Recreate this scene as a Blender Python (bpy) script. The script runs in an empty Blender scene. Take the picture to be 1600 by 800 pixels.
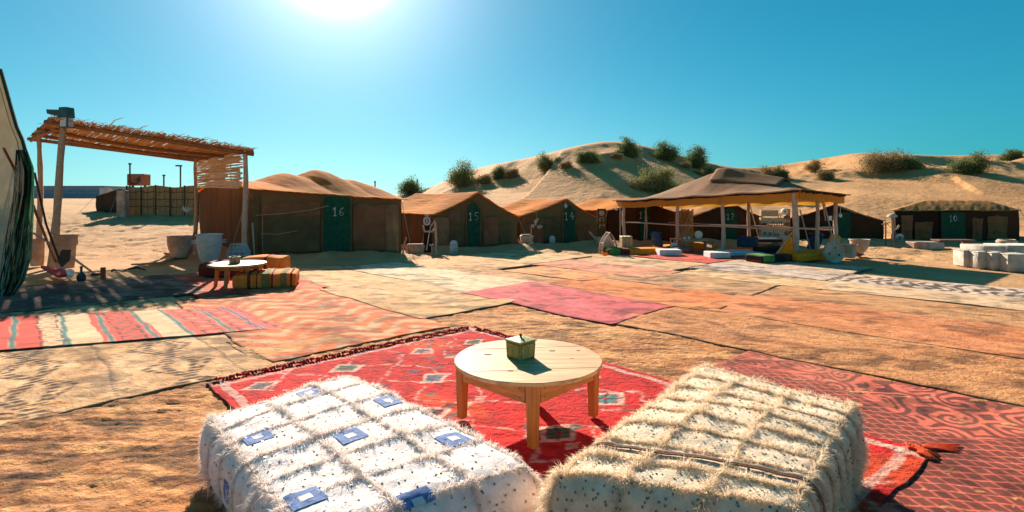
import bpy, math, random
import numpy as np
from mathutils import Vector, Matrix
random.seed(7)
R = math.radians
SC = bpy.context.scene
COL = SC.collection
# ---------------------------------------------------------------- camera
F = 830.0; HZ = 312.0; EYE = 1.55          # focal length in photo pixels, horizon row, eye height
cam_d = bpy.data.cameras.new('camera'); cam = bpy.data.objects.new('camera', cam_d); COL.objects.link(cam)
cam.location = (0, 0, EYE); cam.rotation_euler = (R(90), 0, 0)
cam_d.sensor_width = 36; cam_d.lens = 36*F/1600; cam_d.shift_y = -88/1600
cam_d.clip_start = .05; cam_d.clip_end = 2000
SC.camera = cam
# ---------------------------------------------------------------- light
SUN_AZ = R(-18.5); SUN_EL = R(25)
sdir = Vector((math.sin(SUN_AZ)*math.cos(SUN_EL), math.cos(SUN_AZ)*math.cos(SUN_EL), math.sin(SUN_EL)))
sl = bpy.data.lights.new('sun', 'SUN'); so = bpy.data.objects.new('sun', sl); COL.objects.link(so)
sl.energy = 5.0; sl.angle = R(.5); sl.color = (1, .88, .72)
so.rotation_euler = sdir.to_track_quat('Z', 'Y').to_euler()
SC.view_settings.view_transform = 'Standard'; SC.view_settings.look = 'None'
SC.view_settings.exposure = 1.16; SC.view_settings.gamma = 1
w = bpy.data.worlds.new('World'); SC.world = w; w.use_nodes = True
nt = w.node_tree; nt.nodes.clear()
def wn(t, **k):
    n = nt.nodes.new(t)
    for a, b in k.items(): setattr(n, a, b)
    return n
def wl(a, b): nt.links.new(a, b)
sky = wn('ShaderNodeTexSky', sky_type='NISHITA', sun_disc=False)
sky.sun_elevation = SUN_EL; sky.sun_rotation = SUN_AZ
sky.air_density = 1.0; sky.dust_density = 0; sky.ozone_density = 1.0
tint = wn('ShaderNodeMix', data_type='RGBA', blend_type='MULTIPLY'); tint.inputs[0].default_value = 1
tint.inputs[7].default_value = (.018, .52, .71, 1)
wl(sky.outputs[0], tint.inputs[6])
tc = wn('ShaderNodeTexCoord'); dt = wn('ShaderNodeVectorMath', operation='DOT_PRODUCT')
wl(tc.outputs['Generated'], dt.inputs[0]); dt.inputs[1].default_value = sdir
def powr(p, mul):
    a = wn('ShaderNodeMath', operation='MAXIMUM'); a.inputs[1].default_value = 0; wl(dt.outputs['Value'], a.inputs[0])
    b = wn('ShaderNodeMath', operation='POWER'); b.inputs[1].default_value = p; wl(a.outputs[0], b.inputs[0])
    c = wn('ShaderNodeMath', operation='MULTIPLY'); c.inputs[1].default_value = mul; wl(b.outputs[0], c.inputs[0])
    return c
g1, g2, g3 = powr(600, 150), powr(60, 5), powr(14, 1.7)
s1 = wn('ShaderNodeMath', operation='ADD'); wl(g1.outputs[0], s1.inputs[0]); wl(g2.outputs[0], s1.inputs[1])
s2 = wn('ShaderNodeMath', operation='ADD'); wl(s1.outputs[0], s2.inputs[0]); wl(g3.outputs[0], s2.inputs[1])
sx = wn('ShaderNodeSeparateXYZ'); wl(tc.outputs['Generated'], sx.inputs[0])
hm = wn('ShaderNodeMath', operation='SUBTRACT', use_clamp=True); hm.inputs[0].default_value = 1; wl(sx.outputs[2], hm.inputs[1])
hp = wn('ShaderNodeMath', operation='POWER'); hp.inputs[1].default_value = 10; wl(hm.outputs[0], hp.inputs[0])
g4 = powr(4, 5.5); gh = wn('ShaderNodeMath', operation='MULTIPLY'); wl(hp.outputs[0], gh.inputs[0]); wl(g4.outputs[0], gh.inputs[1])
s3 = wn('ShaderNodeMath', operation='ADD'); wl(s2.outputs[0], s3.inputs[0]); wl(gh.outputs[0], s3.inputs[1]); s2 = s3
gc = wn('ShaderNodeVectorMath', operation='SCALE'); gc.inputs[0].default_value = (1, 1, 1); wl(s2.outputs[0], gc.inputs['Scale'])
hd = wn('ShaderNodeMath', operation='MULTIPLY_ADD'); wl(hp.outputs[0], hd.inputs[0]); hd.inputs[1].default_value = -.35; hd.inputs[2].default_value = 1.34
ts = wn('ShaderNodeVectorMath', operation='SCALE'); gmm = wn('ShaderNodeGamma'); gmm.inputs[1].default_value = .70; wl(tint.outputs[2], gmm.inputs[0]); wl(gmm.outputs[0], ts.inputs[0]); wl(hd.outputs[0], ts.inputs['Scale'])
ad = wn('ShaderNodeVectorMath', operation='ADD'); wl(ts.outputs[0], ad.inputs[0]); wl(gc.outputs[0], ad.inputs[1])
bg = wn('ShaderNodeBackground'); bg.inputs[1].default_value = .066; wl(ad.outputs[0], bg.inputs[0])
wo = wn('ShaderNodeOutputWorld'); wl(bg.outputs[0], wo.inputs[0])
# ---------------------------------------------------------------- helpers
def P(px, py, Y): return Vector(((px-800)/F*Y, Y, EYE+(HZ-py)/F*Y))       # world point seen at a pixel, Y metres away
def G(px, py, z=0.0):                                                     # point of the level z seen at a pixel
    Y = F*(EYE-z)/(py-HZ); return Vector(((px-800)/F*Y, Y, z))
_rs = np.random.RandomState(11); _T = _rs.rand(256, 256)
def vnoise(x, y):
    x = np.asarray(x, float); y = np.asarray(y, float)
    xi = np.floor(x).astype(int); yi = np.floor(y).astype(int); fx = x-xi; fy = y-yi
    fx = fx*fx*(3-2*fx); fy = fy*fy*(3-2*fy)
    a = _T[xi & 255, yi & 255]; b = _T[(xi+1) & 255, yi & 255]; c = _T[xi & 255, (yi+1) & 255]; d = _T[(xi+1) & 255, (yi+1) & 255]
    return (a*(1-fx)+b*fx)*(1-fy)+(c*(1-fx)+d*fx)*fy
def fbm(x, y, o=4, g=.5):                                                 # -1 .. 1
    s = 0; a = 1; t = 0
    x = np.asarray(x, float); y = np.asarray(y, float)
    for i in range(o):
        s = s+a*(vnoise(x, y)*2-1); t += a; a *= g; x = x*2.03+17.3; y = y*2.03+5.1
    return s/t
def sstep(a, b, x): t = np.clip((x-a)/(b-a), 0, 1); return t*t*(3-2*t)
ORG = {}
def tag(o, label=None, cat=None, group=None, kind=None):
    if label: o['label'] = label
    if cat: o['category'] = cat
    if group: o['group'] = group
    if kind: o['kind'] = kind
    return o
def thing(name, label, cat, loc, group=None):
    o = bpy.data.objects.new(name, None); COL.objects.link(o); o.location = loc; o.empty_display_size = .1
    ORG[o.name] = Vector(loc); return tag(o, label, cat, group)
def org(o): return ORG[o.name] if o is not None else Vector((0, 0, 0))
def mesh_np(name, V, Fc, mat, parent=None, smooth=True, cols=None, uv=None, base=None):
    """V (n,3); Fc array (m,4) or (m,3) or list of such arrays"""
    V = np.asarray(V, float)
    if parent is not None: o0 = org(parent)
    elif base is not None: o0 = Vector(base)
    else:
        mn, mx = V.min(0), V.max(0); o0 = Vector(((mn[0]+mx[0])/2, (mn[1]+mx[1])/2, mn[2]))
    V = V-np.array(o0)
    if not isinstance(Fc, list): Fc = [Fc]
    me = bpy.data.meshes.new(name)
    me.vertices.add(len(V)); me.vertices.foreach_set('co', V.astype(np.float32).ravel())
    idx = np.concatenate([f.ravel() for f in Fc]).astype(np.int32)
    cnt = np.concatenate([np.full(len(f), f.shape[1]) for f in Fc]).astype(np.int32)
    st = np.concatenate([[0], np.cumsum(cnt)[:-1]]).astype(np.int32)
    me.loops.add(len(idx)); me.loops.foreach_set('vertex_index', idx)
    me.polygons.add(len(cnt)); me.polygons.foreach_set('loop_start', st); me.polygons.foreach_set('loop_total', cnt)
    me.polygons.foreach_set('use_smooth', np.full(len(cnt), bool(smooth)))
    me.update(calc_edges=True)
    if cols is not None:
        ca = me.color_attributes.new('Col', 'FLOAT_COLOR', 'POINT')
        c4 = np.ones((len(V), 4), np.float32); c4[:, :3] = cols; ca.data.foreach_set('color', c4.ravel())
    if uv is not None:
        ul = me.uv_layers.new(name='UVMap'); ul.data.foreach_set('uv', np.asarray(uv, np.float32)[idx].ravel())
    me.materials.append(mat)
    o = bpy.data.objects.new(name, me); COL.objects.link(o)
    if parent is not None: o.parent = parent
    else: o.location = o0
    ORG[o.name] = org(parent) if parent is not None else o0
    return o
def gridfaces(nu, nv, off=0):
    i = np.arange(nu-1)[:, None]; j = np.arange(nv-1)[None, :]
    a = (i*nv+j+off).ravel(); return np.stack([a, a+nv, a+nv+1, a+1], 1)
class MB:
    def __init__(s): s.v = []; s.f = []
    def add(s, vs, fs):
        k = len(s.v); s.v += [tuple(v) for v in vs]; s.f += [tuple(i+k for i in f) for f in fs]; return s
    def box(s, c, d, rz=0, top=1.0, bev=0, M=None):
        x, y, z = d[0]/2, d[1]/2, d[2]/2
        b = min(bev, x*.9, y*.9, z*.9)
        if b <= 0:
            vs = [(sx*x*(top if sz > 0 else 1), sy*y*(top if sz > 0 else 1), sz*z) for sz in (-1, 1) for sx, sy in ((-1, -1), (1, -1), (1, 1), (-1, 1))]
            fs = [(3, 2, 1, 0), (4, 5, 6, 7), (0, 1, 5, 4), (1, 2, 6, 5), (2, 3, 7, 6), (3, 0, 4, 7)]
        else:
            rings = []
            for zz, ins in ((-z, b), (-z+b, 0), (z-b, 0), (z, b)):
                t = top if zz > 0 else 1
                X, Y = (x-ins)*t, (y-ins)*t
                rings.append([(-X+b*(ins == 0), -Y, zz), (X-b*(ins == 0), -Y, zz), (X, -Y+b*(ins == 0), zz), (X, Y-b*(ins == 0), zz), (X-b*(ins == 0), Y, zz), (-X+b*(ins == 0), Y, zz), (-X, Y-b*(ins == 0), zz), (-X, -Y+b*(ins == 0), zz)])
            vs = sum(rings, []); fs = []
            for k in range(3):
                for i in range(8): fs.append((k*8+i, k*8+(i+1) % 8, k*8+8+(i+1) % 8, k*8+8+i))
            fs.append(tuple(range(7, -1, -1))); fs.append(tuple(range(24, 32)))
        rot = M if M is not None else Matrix.Rotation(rz, 3, 'Z'); c = Vector(c)
        return s.add([rot@Vector(v)+c for v in vs], fs)
    def tube(s, pts, r, n=8, cap=True, flat=1.0):
        pts = [Vector(p) for p in pts]; m = len(pts)
        rs = r if isinstance(r, (list, tuple)) else [r]*m
        vs = []; up = None
        for i, p in enumerate(pts):
            t = (pts[min(i+1, m-1)]-pts[max(i-1, 0)])
            if t.length < 1e-9: t = Vector((0, 0, 1))
            t.normalize()
            if up is None: up = t.orthogonal().normalized()
            up = (up-t*up.dot(t))
            if up.length < 1e-5: up = t.orthogonal()
            up.normalize(); b = t.cross(up)
            for k in range(n):
                a = 2*math.pi*k/n; vs.append(p+(up*math.cos(a)+b*math.sin(a)*flat)*rs[i])
        fs = [(i*n+k, i*n+(k+1) % n, (i+1)*n+(k+1) % n, (i+1)*n+k) for i in range(m-1) for k in range(n)]
        if cap: fs += [tuple(range(n-1, -1, -1)), tuple(range((m-1)*n, m*n))]
        return s.add(vs, fs)
    def lathe(s, c, prof, n=24, wob=0, sx=1, sy=1):
        c = Vector(c); vs = []
        for i, (r, z) in enumerate(prof):
            for k in range(n):
                a = 2*math.pi*k/n; rr = r*(1+wob*math.sin(3*a+i*.7)*.5+wob*math.cos(5*a+1.3*i)*.5)
                vs.append((c.x+rr*math.cos(a)*sx, c.y+rr*math.sin(a)*sy, c.z+z))
        m = len(prof)
        fs = [(i*n+k, i*n+(k+1) % n, (i+1)*n+(k+1) % n, (i+1)*n+k) for i in range(m-1) for k in range(n)]
        fs += [tuple(range(n-1, -1, -1)), tuple(range((m-1)*n, m*n))]
        return s.add(vs, fs)
    def prism(s, poly, o, ux, uy, un, d):
        """polygon (2D) in the plane o,ux,uy extruded by d along un"""
        o = Vector(o); ux = Vector(ux); uy = Vector(uy); un = Vector(un); n = len(poly)
        vs = [o+ux*a+uy*b for a, b in poly]+[o+ux*a+uy*b+un*d for a, b in poly]
        fs = [tuple(range(n-1, -1, -1)), tuple(range(n, 2*n))]+[(i, (i+1) % n, n+(i+1) % n, n+i) for i in range(n)]
        return s.add(vs, fs)
    def build(s, name, mat, parent=None, smooth=False, base=None, **t):
        V = np.array(s.v, float)
        if parent is not None: o0 = org(parent)
        elif base is not None: o0 = Vector(base)
        else:
            mn, mx = V.min(0), V.max(0); o0 = Vector(((mn[0]+mx[0])/2, (mn[1]+mx[1])/2, mn[2]))
        me = bpy.data.meshes.new(name); me.from_pydata([tuple(v) for v in V-np.array(o0)], [], s.f); me.update()
        if smooth:
            me.polygons.foreach_set('use_smooth', np.full(len(me.polygons), True))
            if smooth != 'all': me.set_sharp_from_angle(angle=R(45))
        me.materials.append(mat)
        o = bpy.data.objects.new(name, me); COL.objects.link(o)
        if parent is not None: o.parent = parent
        else: o.location = o0
        ORG[o.name] = o0
        return tag(o, **t)
def dup(root, loc, rz=0, label=None, scale=1):
    """copy a thing with its parts and their sub-parts"""
    def cp(o, par):
        c = o.copy(); COL.objects.link(c)
        if par is not None: c.parent = par
        for ch in o.children: cp(ch, c)
        return c
    c = cp(root, None); c.location = loc; c.rotation_euler = (0, 0, rz); c.scale = (scale,)*3
    if label: c['label'] = label
    ORG[c.name] = Vector(loc)
    return c
# ---------------------------------------------------------------- materials
def material(name, c1, c2=None, scale=6, rough=.85, bump=.3, bscale=None, stretch=(1, 1, 1), attr=False, transl=0, sheen=0, metal=0, dist=.01, weave=0, tcol=None, mixlo=.35, mixhi=.65, detail=6, c3=None, c3t=.62):
    m = bpy.data.materials.new(name); m.use_nodes = True; n = m.node_tree; N = n.nodes; L = n.links; N.clear()
    out = N.new('ShaderNodeOutputMaterial'); b = N.new('ShaderNodeBsdfPrincipled')
    tc = N.new('ShaderNodeTexCoord'); mp = N.new('ShaderNodeMapping'); mp.inputs['Scale'].default_value = stretch; L.new(tc.outputs['Object'], mp.inputs[0])
    nz = N.new('ShaderNodeTexNoise'); nz.inputs['Scale'].default_value = scale; nz.inputs['Detail'].default_value = detail; nz.inputs['Roughness'].default_value = .6; L.new(mp.outputs[0], nz.inputs['Vector'])
    rp = N.new('ShaderNodeMapRange'); rp.inputs[1].default_value = mixlo; rp.inputs[2].default_value = mixhi; L.new(nz.outputs[0], rp.inputs[0])
    mx = N.new('ShaderNodeMix'); mx.data_type = 'RGBA'; L.new(rp.outputs[0], mx.inputs[0])
    c2 = c2 or tuple(x*.75 for x in c1)
    if attr:
        at = N.new('ShaderNodeAttribute'); at.attribute_name = 'Col'
        mm = N.new('ShaderNodeMix'); mm.data_type = 'RGBA'; mm.blend_type = 'MULTIPLY'; mm.inputs[0].default_value = 1
        mx.inputs[6].default_value = (*c2, 1); mx.inputs[7].default_value = (*c1, 1)
        L.new(at.outputs[0], mm.inputs[6]); L.new(mx.outputs[2], mm.inputs[7]); col = mm.outputs[2]
    else:
        mx.inputs[6].default_value = (*c2, 1); mx.inputs[7].default_value = (*c1, 1); col = mx.outputs[2]
    if c3:
        n3 = N.new('ShaderNodeTexNoise'); n3.inputs['Scale'].default_value = scale*.27; n3.inputs['Detail'].default_value = 5; L.new(mp.outputs[0], n3.inputs['Vector'])
        r3 = N.new('ShaderNodeMapRange'); r3.inputs[1].default_value = c3t-.12; r3.inputs[2].default_value = c3t+.1; L.new(n3.outputs[0], r3.inputs[0])
        m3 = N.new('ShaderNodeMix'); m3.data_type = 'RGBA'; L.new(r3.outputs[0], m3.inputs[0]); L.new(col, m3.inputs[6]); m3.inputs[7].default_value = (*c3, 1); col = m3.outputs[2]
    L.new(col, b.inputs['Base Color'])
    b.inputs['Roughness'].default_value = rough; b.inputs['Metallic'].default_value = metal
    b.inputs['Specular IOR Level'].default_value = .25 if rough > .6 else .5
    if sheen: b.inputs['Sheen Weight'].default_value = sheen
    if bump:
        n2 = N.new('ShaderNodeTexNoise'); n2.inputs['Scale'].default_value = bscale or scale*4; n2.inputs['Detail'].default_value = 5; n2.inputs['Roughness'].default_value = .65; L.new(mp.outputs[0], n2.inputs['Vector'])
        h = n2.outputs[0]
        if weave:
            ws = None
            for ax in ('X', 'Z', 'Y'):
                wv = N.new('ShaderNodeTexWave'); wv.bands_direction = ax; wv.inputs['Scale'].default_value = weave; wv.inputs['Distortion'].default_value = 1.5; wv.inputs['Detail'].default_value = 1; L.new(tc.outputs['Object'], wv.inputs[0])
                a = N.new('ShaderNodeMath'); a.operation = 'MULTIPLY_ADD'; a.inputs[1].default_value = .3; L.new(wv.outputs['Fac'], a.inputs[0]); L.new(h, a.inputs[2]); h = a.outputs[0]
        bp = N.new('ShaderNodeBump'); bp.inputs['Strength'].default_value = bump; bp.inputs['Distance'].default_value = dist; L.new(h, bp.inputs['Height']); L.new(bp.outputs[0], b.inputs['Normal'])
    sh = b.outputs[0]
    if transl:
        tr = N.new('ShaderNodeBsdfTranslucent')
        if tcol: tr.inputs[0].default_value = (*tcol, 1)
        else: L.new(col, tr.inputs[0])
        ms = N.new('ShaderNodeMixShader'); ms.inputs[0].default_value = transl; L.new(sh, ms.inputs[1]); L.new(tr.outputs[0], ms.inputs[2]); sh = ms.outputs[0]
    L.new(sh, out.inputs[0]); return m
# ---------------------------------------------------------------- terrain
SK = np.array([(-900, 300), (0, 303), (300, 303), (600, 304), (650, 301), (690, 284), (730, 266), (760, 258), (800, 251), (850, 240), (900, 227), (940, 219.5), (965, 219), (1000, 225), (1050, 238), (1100, 252), (1150, 262), (1200, 260), (1250, 252), (1290, 246), (1340, 237), (1400, 240), (1480, 242), (1600, 240), (1800, 236), (2600, 262)], float)
_px = np.arange(-900, 2601, 4.0); _sk = np.interp(_px, SK[:, 0], SK[:, 1]); _k = np.exp(-(np.arange(-12, 13)/5.0)**2); _k /= _k.sum()
_sk = np.convolve(np.pad(_sk, 12, mode='edge'), _k, mode='valid')
def seg_ridge(X, Y, pts, wl_, wr_):
    """sharp crest along a polyline; pts = (x, y, height); wl/wr = widths left and right of it"""
    out = np.zeros_like(X)
    for (x0, y0, h0), (x1, y1, h1) in zip(pts[:-1], pts[1:]):
        dx, dy = x1-x0, y1-y0; L2 = dx*dx+dy*dy
        t = np.clip(((X-x0)*dx+(Y-y0)*dy)/L2, 0, 1)
        ex = X-(x0+t*dx); ey = Y-(y0+t*dy); d = np.hypot(ex, ey); side = dx*ey-dy*ex
        wd = np.where(side > 0, wl_, wr_)
        h = (h0+t*(h1-h0))*np.clip(1-d/wd, 0, 1)**1.15
        out = np.maximum(out, h)
    return out
def cl(px, Y): return (px-800)/F*Y
RIDGES = [([(cl(950, 90), 90, 0), (cl(952, 78), 78, 3.0), (cl(940, 62), 62, 4.4), (cl(890, 47), 47, 2.4), (cl(850, 38), 38, 0)], 15, 5),
          ([(cl(1002, 88), 88, 0), (cl(1040, 74), 74, 1.0), (cl(1085, 58), 58, 1.1), (cl(1130, 46), 46, 0)], 9, 6),
          ([(cl(862, 86), 86, 0), (cl(838, 70), 70, 2.6), (cl(810, 52), 52, 2.2), (cl(770, 42), 42, 0)], 9, 4.5),
          ([(cl(745, 74), 74, 0), (cl(738, 60), 60, 1.3), (cl(725, 48), 48, 0)], 7, 5),
          ([(cl(1345, 118), 118, 0), (cl(1420, 95), 95, 2.2), (cl(1540, 78), 78, 1.8), (cl(1680, 70), 70, 0)], 16, 8),
          ([(cl(1180, 95), 95, 0), (cl(1260, 72), 72, 1.5), (cl(1390, 56), 56, 1.2), (cl(1520, 50), 50, 0)], 12, 6),
          ([(cl(1420, 55), 55, 0), (cl(1480, 44), 44, .9), (cl(1620, 38), 38, 0)], 8, 4)]
def Hgt(X, Y):
    X = np.asarray(X, float); Y = np.asarray(Y, float)
    Ys = np.maximum(Y, 4.0); px = 800+F*X/Ys
    sk = np.interp(px, _px, _sk)
    rt = sstep(1080, 1230, px); Yc = 95+25*rt
    Yc = np.where(px < 690, np.interp(px, [600, 690], [100, 78]), Yc)
    Yc = np.where((px >= 690) & (px < 800), np.interp(px, [690, 800], [78, 95]), Yc)
    zc = EYE+(HZ-sk)/F*Yc
    t = (Y-25)/(Yc-25)
    g = np.where(t < 1, 1.25*np.clip(t, 0, 1)-.25*np.clip(t, 0, 1)**4, 0)
    g = np.where(t >= 1, np.maximum(1-(t-1)**2*1.5, .15), g)
    far = zc*g*sstep(-.05, .12, t)
    lw = 1-sstep(470, 640, px)
    lft = np.interp(Y, [13.5, 16, 20, 25, 40, 60, 100, 400], [0, .1, .45, .93, 1.45, 1.9, 2.45, 2.4])
    z = far*(1-lw)+lft*lw
    dune = (1-lw)*sstep(26, 40, Y)
    for pts, a, b in RIDGES: z = z+seg_ridge(X, Y, pts, a, b)*dune*(1-sstep(Yc-22, Yc-6, Y))
    z = z+dune*(.9*fbm(X*.06+3, Y*.05, 3)+.30*fbm(X*.42, Y*.30, 5, .6)+.10*fbm(X*1.6, Y*1.1, 3)+.95*np.maximum(0, 1-np.abs(fbm(X*.055+Y*.03+11, Y*.045-X*.02, 3))*7)**1.3)*sstep(30, 60, Y)*(1-.75*np.exp(-((Y-Yc)/9)**2))
    lim = EYE+(HZ-sk-1.0)/F*Y; over = z-lim+.25
    z = np.where((Y < Yc+30) & (Y > 30) & (px > 560), z-np.where(over > 0, over-.25*(1-np.exp(-over/.25)), 0), z)
    # trodden sand
    near = sstep(2, 7, Y)*(1-sstep(28, 45, Y))
    tr = fbm(X*2.2, Y*1.5, 4)*.05+np.maximum(0, fbm(X*3.6+9, Y*2.4, 3))*-.12*sstep(12.5, 14, Y)*sstep(-.3, .3, fbm(X*.3+2, Y*.25, 2))
    z = z+near*(tr-.02)*sstep(11.5, 14.5, Y)+.006*fbm(X*6, Y*6, 2)*(1-near)
    # banks of sand against the foot of the tents
    for x, y, rx, ry, h in ((-4.0, 14.5, 1.6, .55, .16), (-5.9, 14.1, .9, .4, .06), (-1.9, 16.5, 1.0, .45, .15), (.2, 16.9, .9, .5, .20), (2.9, 18.0, .9, .5, .22), (1.0, 17.9, 1.2, .4, .10), (4.6, 18.5, 1.6, .5, .18), (8.3, 18.9, 1.4, .5, .2), (11.8, 19.2, 2.2, .5, .18), (16.2, 19.0, 3.4, .5, .12)):
        z = z+h*np.exp(-((X-x)/rx)**2-((Y-y)/ry)**2)
    inside = (Y < 9.5)
    return z-.004
def hz1(x, y): return float(Hgt(np.array([x]), np.array([y]))[0])
def hit(px, py, y0=16, y1=135):
    Y = np.linspace(y0, y1, 900); X = (px-800)/F*Y; Z = EYE+(HZ-py)/F*Y; T = Hgt(X, Y)
    k = np.nonzero(T >= Z)[0]
    k = k[0] if len(k) else int(np.argmin(Z-T))
    return Vector((X[k], Y[k], T[k]))
sandm = material('sand', (.58, .32, .14), (.46, .235, .098), scale=1.3, bump=.9, bscale=9, dist=.05, rough=.95, c3=(.42, .21, .085), c3t=.62)
dunem = material('dune_sand', (.64, .32, .125), (.50, .235, .085), scale=.25, bump=.7, bscale=2.2, dist=.12, rough=.95, c3=(.42, .21, .08), c3t=.62)
th = np.concatenate([np.linspace(-180, -54, 24)[:-1], np.linspace(-54, 54, 560), np.linspace(54, 180, 24)[1:]])
rr = np.concatenate([np.linspace(.8, 8, 14)[:-1], np.linspace(8, 12, 24)[:-1], np.linspace(12, 29, 150)[:-1], np.geomspace(29, 135, 210)[:-1], np.geomspace(135, 900, 24)])
TH, RR = np.meshgrid(np.radians(th), rr, indexing='ij')
X = RR*np.sin(TH); Y = RR*np.cos(TH); Z = Hgt(X, Y)
Z = np.where(RR > 200, Z*.9, Z)
Vt = np.stack([X.ravel(), Y.ravel(), Z.ravel()], 1)
fc = gridfaces(len(th), len(rr))
ctr = Vt[fc].mean(1); pxs = 800+F*ctr[:, 0]/np.maximum(ctr[:, 1], 1)
isd = (np.hypot(ctr[:, 0], ctr[:, 1]) > 27) & (ctr[:, 1] > 5) & (pxs > 560)
def sub(mask, name, m, kind, extra=None):
    f = fc[mask]; u, inv = np.unique(f.ravel(), return_inverse=True); V = Vt[u]; f = inv.reshape(f.shape)[:, ::-1]
    fl = [f]
    if extra:
        V = np.vstack([V, [0, 0, -.03]]); rim = np.nonzero(np.hypot(V[:-1, 0], V[:-1, 1]) < .81)[0]
        a = np.argsort(np.arctan2(V[rim, 0], V[rim, 1])); rim = rim[a]
        fl.append(np.stack([rim[1:], rim[:-1], np.full(len(rim)-1, len(V)-1)], 1))
    o = mesh_np(name, V, fl, m, base=(0, 0, 0)); tag(o, kind=kind); return o
sub(~isd, 'sand_ground', sandm, 'structure', True)
sub(isd, 'dune_hill', dunem, 'structure')
# ---------------------------------------------------------------- rugs
E1 = np.array([.69, -.7238]); E2 = np.array([.7238, .69])
def ab(a, b): return a*E1+b*E2
def wrinkle(X, Y):
    return .010*fbm(X*.9+4, Y*.9, 3)+.008*np.maximum(0, fbm(X*.5+Y*1.4, Y*.4-X*.3+8, 2))**2*4+.022
def C(*c): return np.array(c, float)
def lin(h):
    h = h.lstrip('#'); c = [int(h[i:i+2], 16)/255 for i in (0, 2, 4)]
    return np.array([x/12.92 if x < .04045 else ((x+.055)/1.055)**2.4 for x in c])
def mixc(a, b, t): t = np.asarray(t)[..., None]; return a*(1-t)+b*t
rug_m = {}
for k, (bu, bs, di, st) in {'flat': (.5, 60, .006, (1, 1, 1)), 'shag': (1.0, 26, .03, (1, 1, 1)), 'wool': (1.0, 34, .022, (1, 1, 1))}.items():
    rug_m[k] = material('rug_'+k, (1.08, 1.06, 1.04), (.74, .70, .66), scale=5 if k != 'shag' else 9, bump=bu, bscale=bs, dist=di, rough=.95, attr=True, sheen=.0, detail=8, mixlo=.3, mixhi=.62)
RUGC = 0
def rug(corners, style, colf, label, layer, res=.06, shag=0.0, wav=.07, name='rug', th_=.03, cat='rug', group=None, fold=1.0, zoff=0):
    """corners: four (a,b) in the rug grid or world points; u runs corner0->corner1"""
    global RUGC; RUGC += 1; sd = RUGC*7.31
    c = [np.array(q, float) for q in corners]
    Lu = (np.linalg.norm(c[1]-c[0])+np.linalg.norm(c[2]-c[3]))/2; Lv = (np.linalg.norm(c[3]-c[0])+np.linalg.norm(c[2]-c[1]))/2
    nu = max(8, int(Lu/res)); nv = max(6, int(Lv/res))
    s, t = np.meshgrid(np.linspace(0, 1, nu), np.linspace(0, 1, nv), indexing='ij')
    XY = (c[0][None, None]*((1-s)*(1-t))[..., None]+c[1]*(s*(1-t))[..., None]+c[2]*(s*t)[..., None]+c[3]*((1-s)*t)[..., None])
    u = s*Lu; v = t*Lv
    du = (c[1]-c[0])/Lu; dv = (c[3]-c[0])/Lv
    XY = XY+dv*(wav*fbm(u*.9+sd, t*1.2+sd, 3)+.35*wav*fbm(u*5+sd, t, 2))[..., None]+du*(wav*fbm(v*.9+sd, s*1.2-sd, 3)+.35*wav*fbm(v*5+sd, s, 2))[..., None]
    Xw, Yw = XY[..., 0], XY[..., 1]
    z = wrinkle(Xw, Yw)*fold+layer*.0035+zoff
    edge = np.minimum(np.minimum(u, Lu-u), np.minimum(v, Lv-v))
    z = z+.006*np.maximum(0, fbm(u*1.3+sd, v*1.3, 2))*np.exp(-edge/.12)*fold
    z = z+.010*np.maximum(0, fbm(u*.8+sd, v*3.0+sd, 3))*fold+.012*np.maximum(0, fbm(u*2.6+sd*3, v*.7, 2)-.25)*fold
    if shag:
        gx, gy_ = (.69*u+.72*v, -.72*u+.69*v)
        z = z+shag*(fbm(gx*3.5+sd, gy_*17, 4, .6)*.8+fbm(gx*18+sd, gy_*40, 2)*.4)*sstep(0, .05, edge)
    cols = np.clip(colf(u, v, Lu, Lv, sd), .004, .9); cols = np.clip(cols*np.array([1.0, .88, .84]), 0, .9)**np.array([1.04, 1.08, 1.06])
    if colf is not kilim and colf is not azilal:      # drifted sand and trodden dirt
        dn = fbm(Xw*1.1+31, Yw*1.1, 4)*.6+.5*np.exp(-edge/.10)*(.5+fbm(Xw*3, Yw*3+7, 3)); cols = mixc(cols, np.array([.56, .33, .15]), sstep(.15, .65, dn)*.35)
        dk = fbm(Xw*2.3+5, Yw*4.1+sd, 5, .7); cols = cols*(1-.55*sstep(.02, .36, dk))[..., None]
    cols = cols*(1-.28*sstep(.1, .5, fbm(Xw*9+sd, Yw*16, 3, .7)))[..., None]
    V = np.stack([Xw.ravel(), Yw.ravel(), z.ravel()], 1); cols = cols.reshape(-1, 3)
    fcs = gridfaces(nu, nv)
    n = len(V)
    ring = np.concatenate([np.arange(nu)*nv, (nu-1)*nv+np.arange(1, nv), np.arange(nu-2, -1, -1)*nv+nv-1, np.arange(nv-2, 0, -1)])
    low = V[ring].copy(); low[:, 2] -= th_
    V = np.vstack([V, low]); cols = np.vstack([cols, cols[ring]*np.array([.8, .76, .72])])
    m = len(ring); a = ring; b = np.roll(ring, -1); la = n+np.arange(m); lb = n+np.roll(np.arange(m), -1)
    cross = np.cross(np.append(du, 0), np.append(dv, 0))[2]
    if cross < 0: fcs = fcs[:, ::-1]; sk = np.stack([a, b, lb, la], 1)
    else: sk = np.stack([b, a, la, lb], 1)
    ctr = V[:n].mean(0)
    o = mesh_np(name, V, [fcs, sk], rug_m[style], base=(ctr[0], ctr[1], 0), cols=cols)
    tag(o, label, cat, group or 'rugs spread edge to edge over the sand'); return o
def q(a0, a1, b0, b1, al='a'):
    a0 -= .03; a1 += .03; b0 -= .05; b1 += .05
    p = [ab(a0, b0), ab(a1, b0), ab(a1, b1), ab(a0, b1)]
    return p if al == 'a' else [p[0], p[3], p[2], p[1]]
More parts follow.
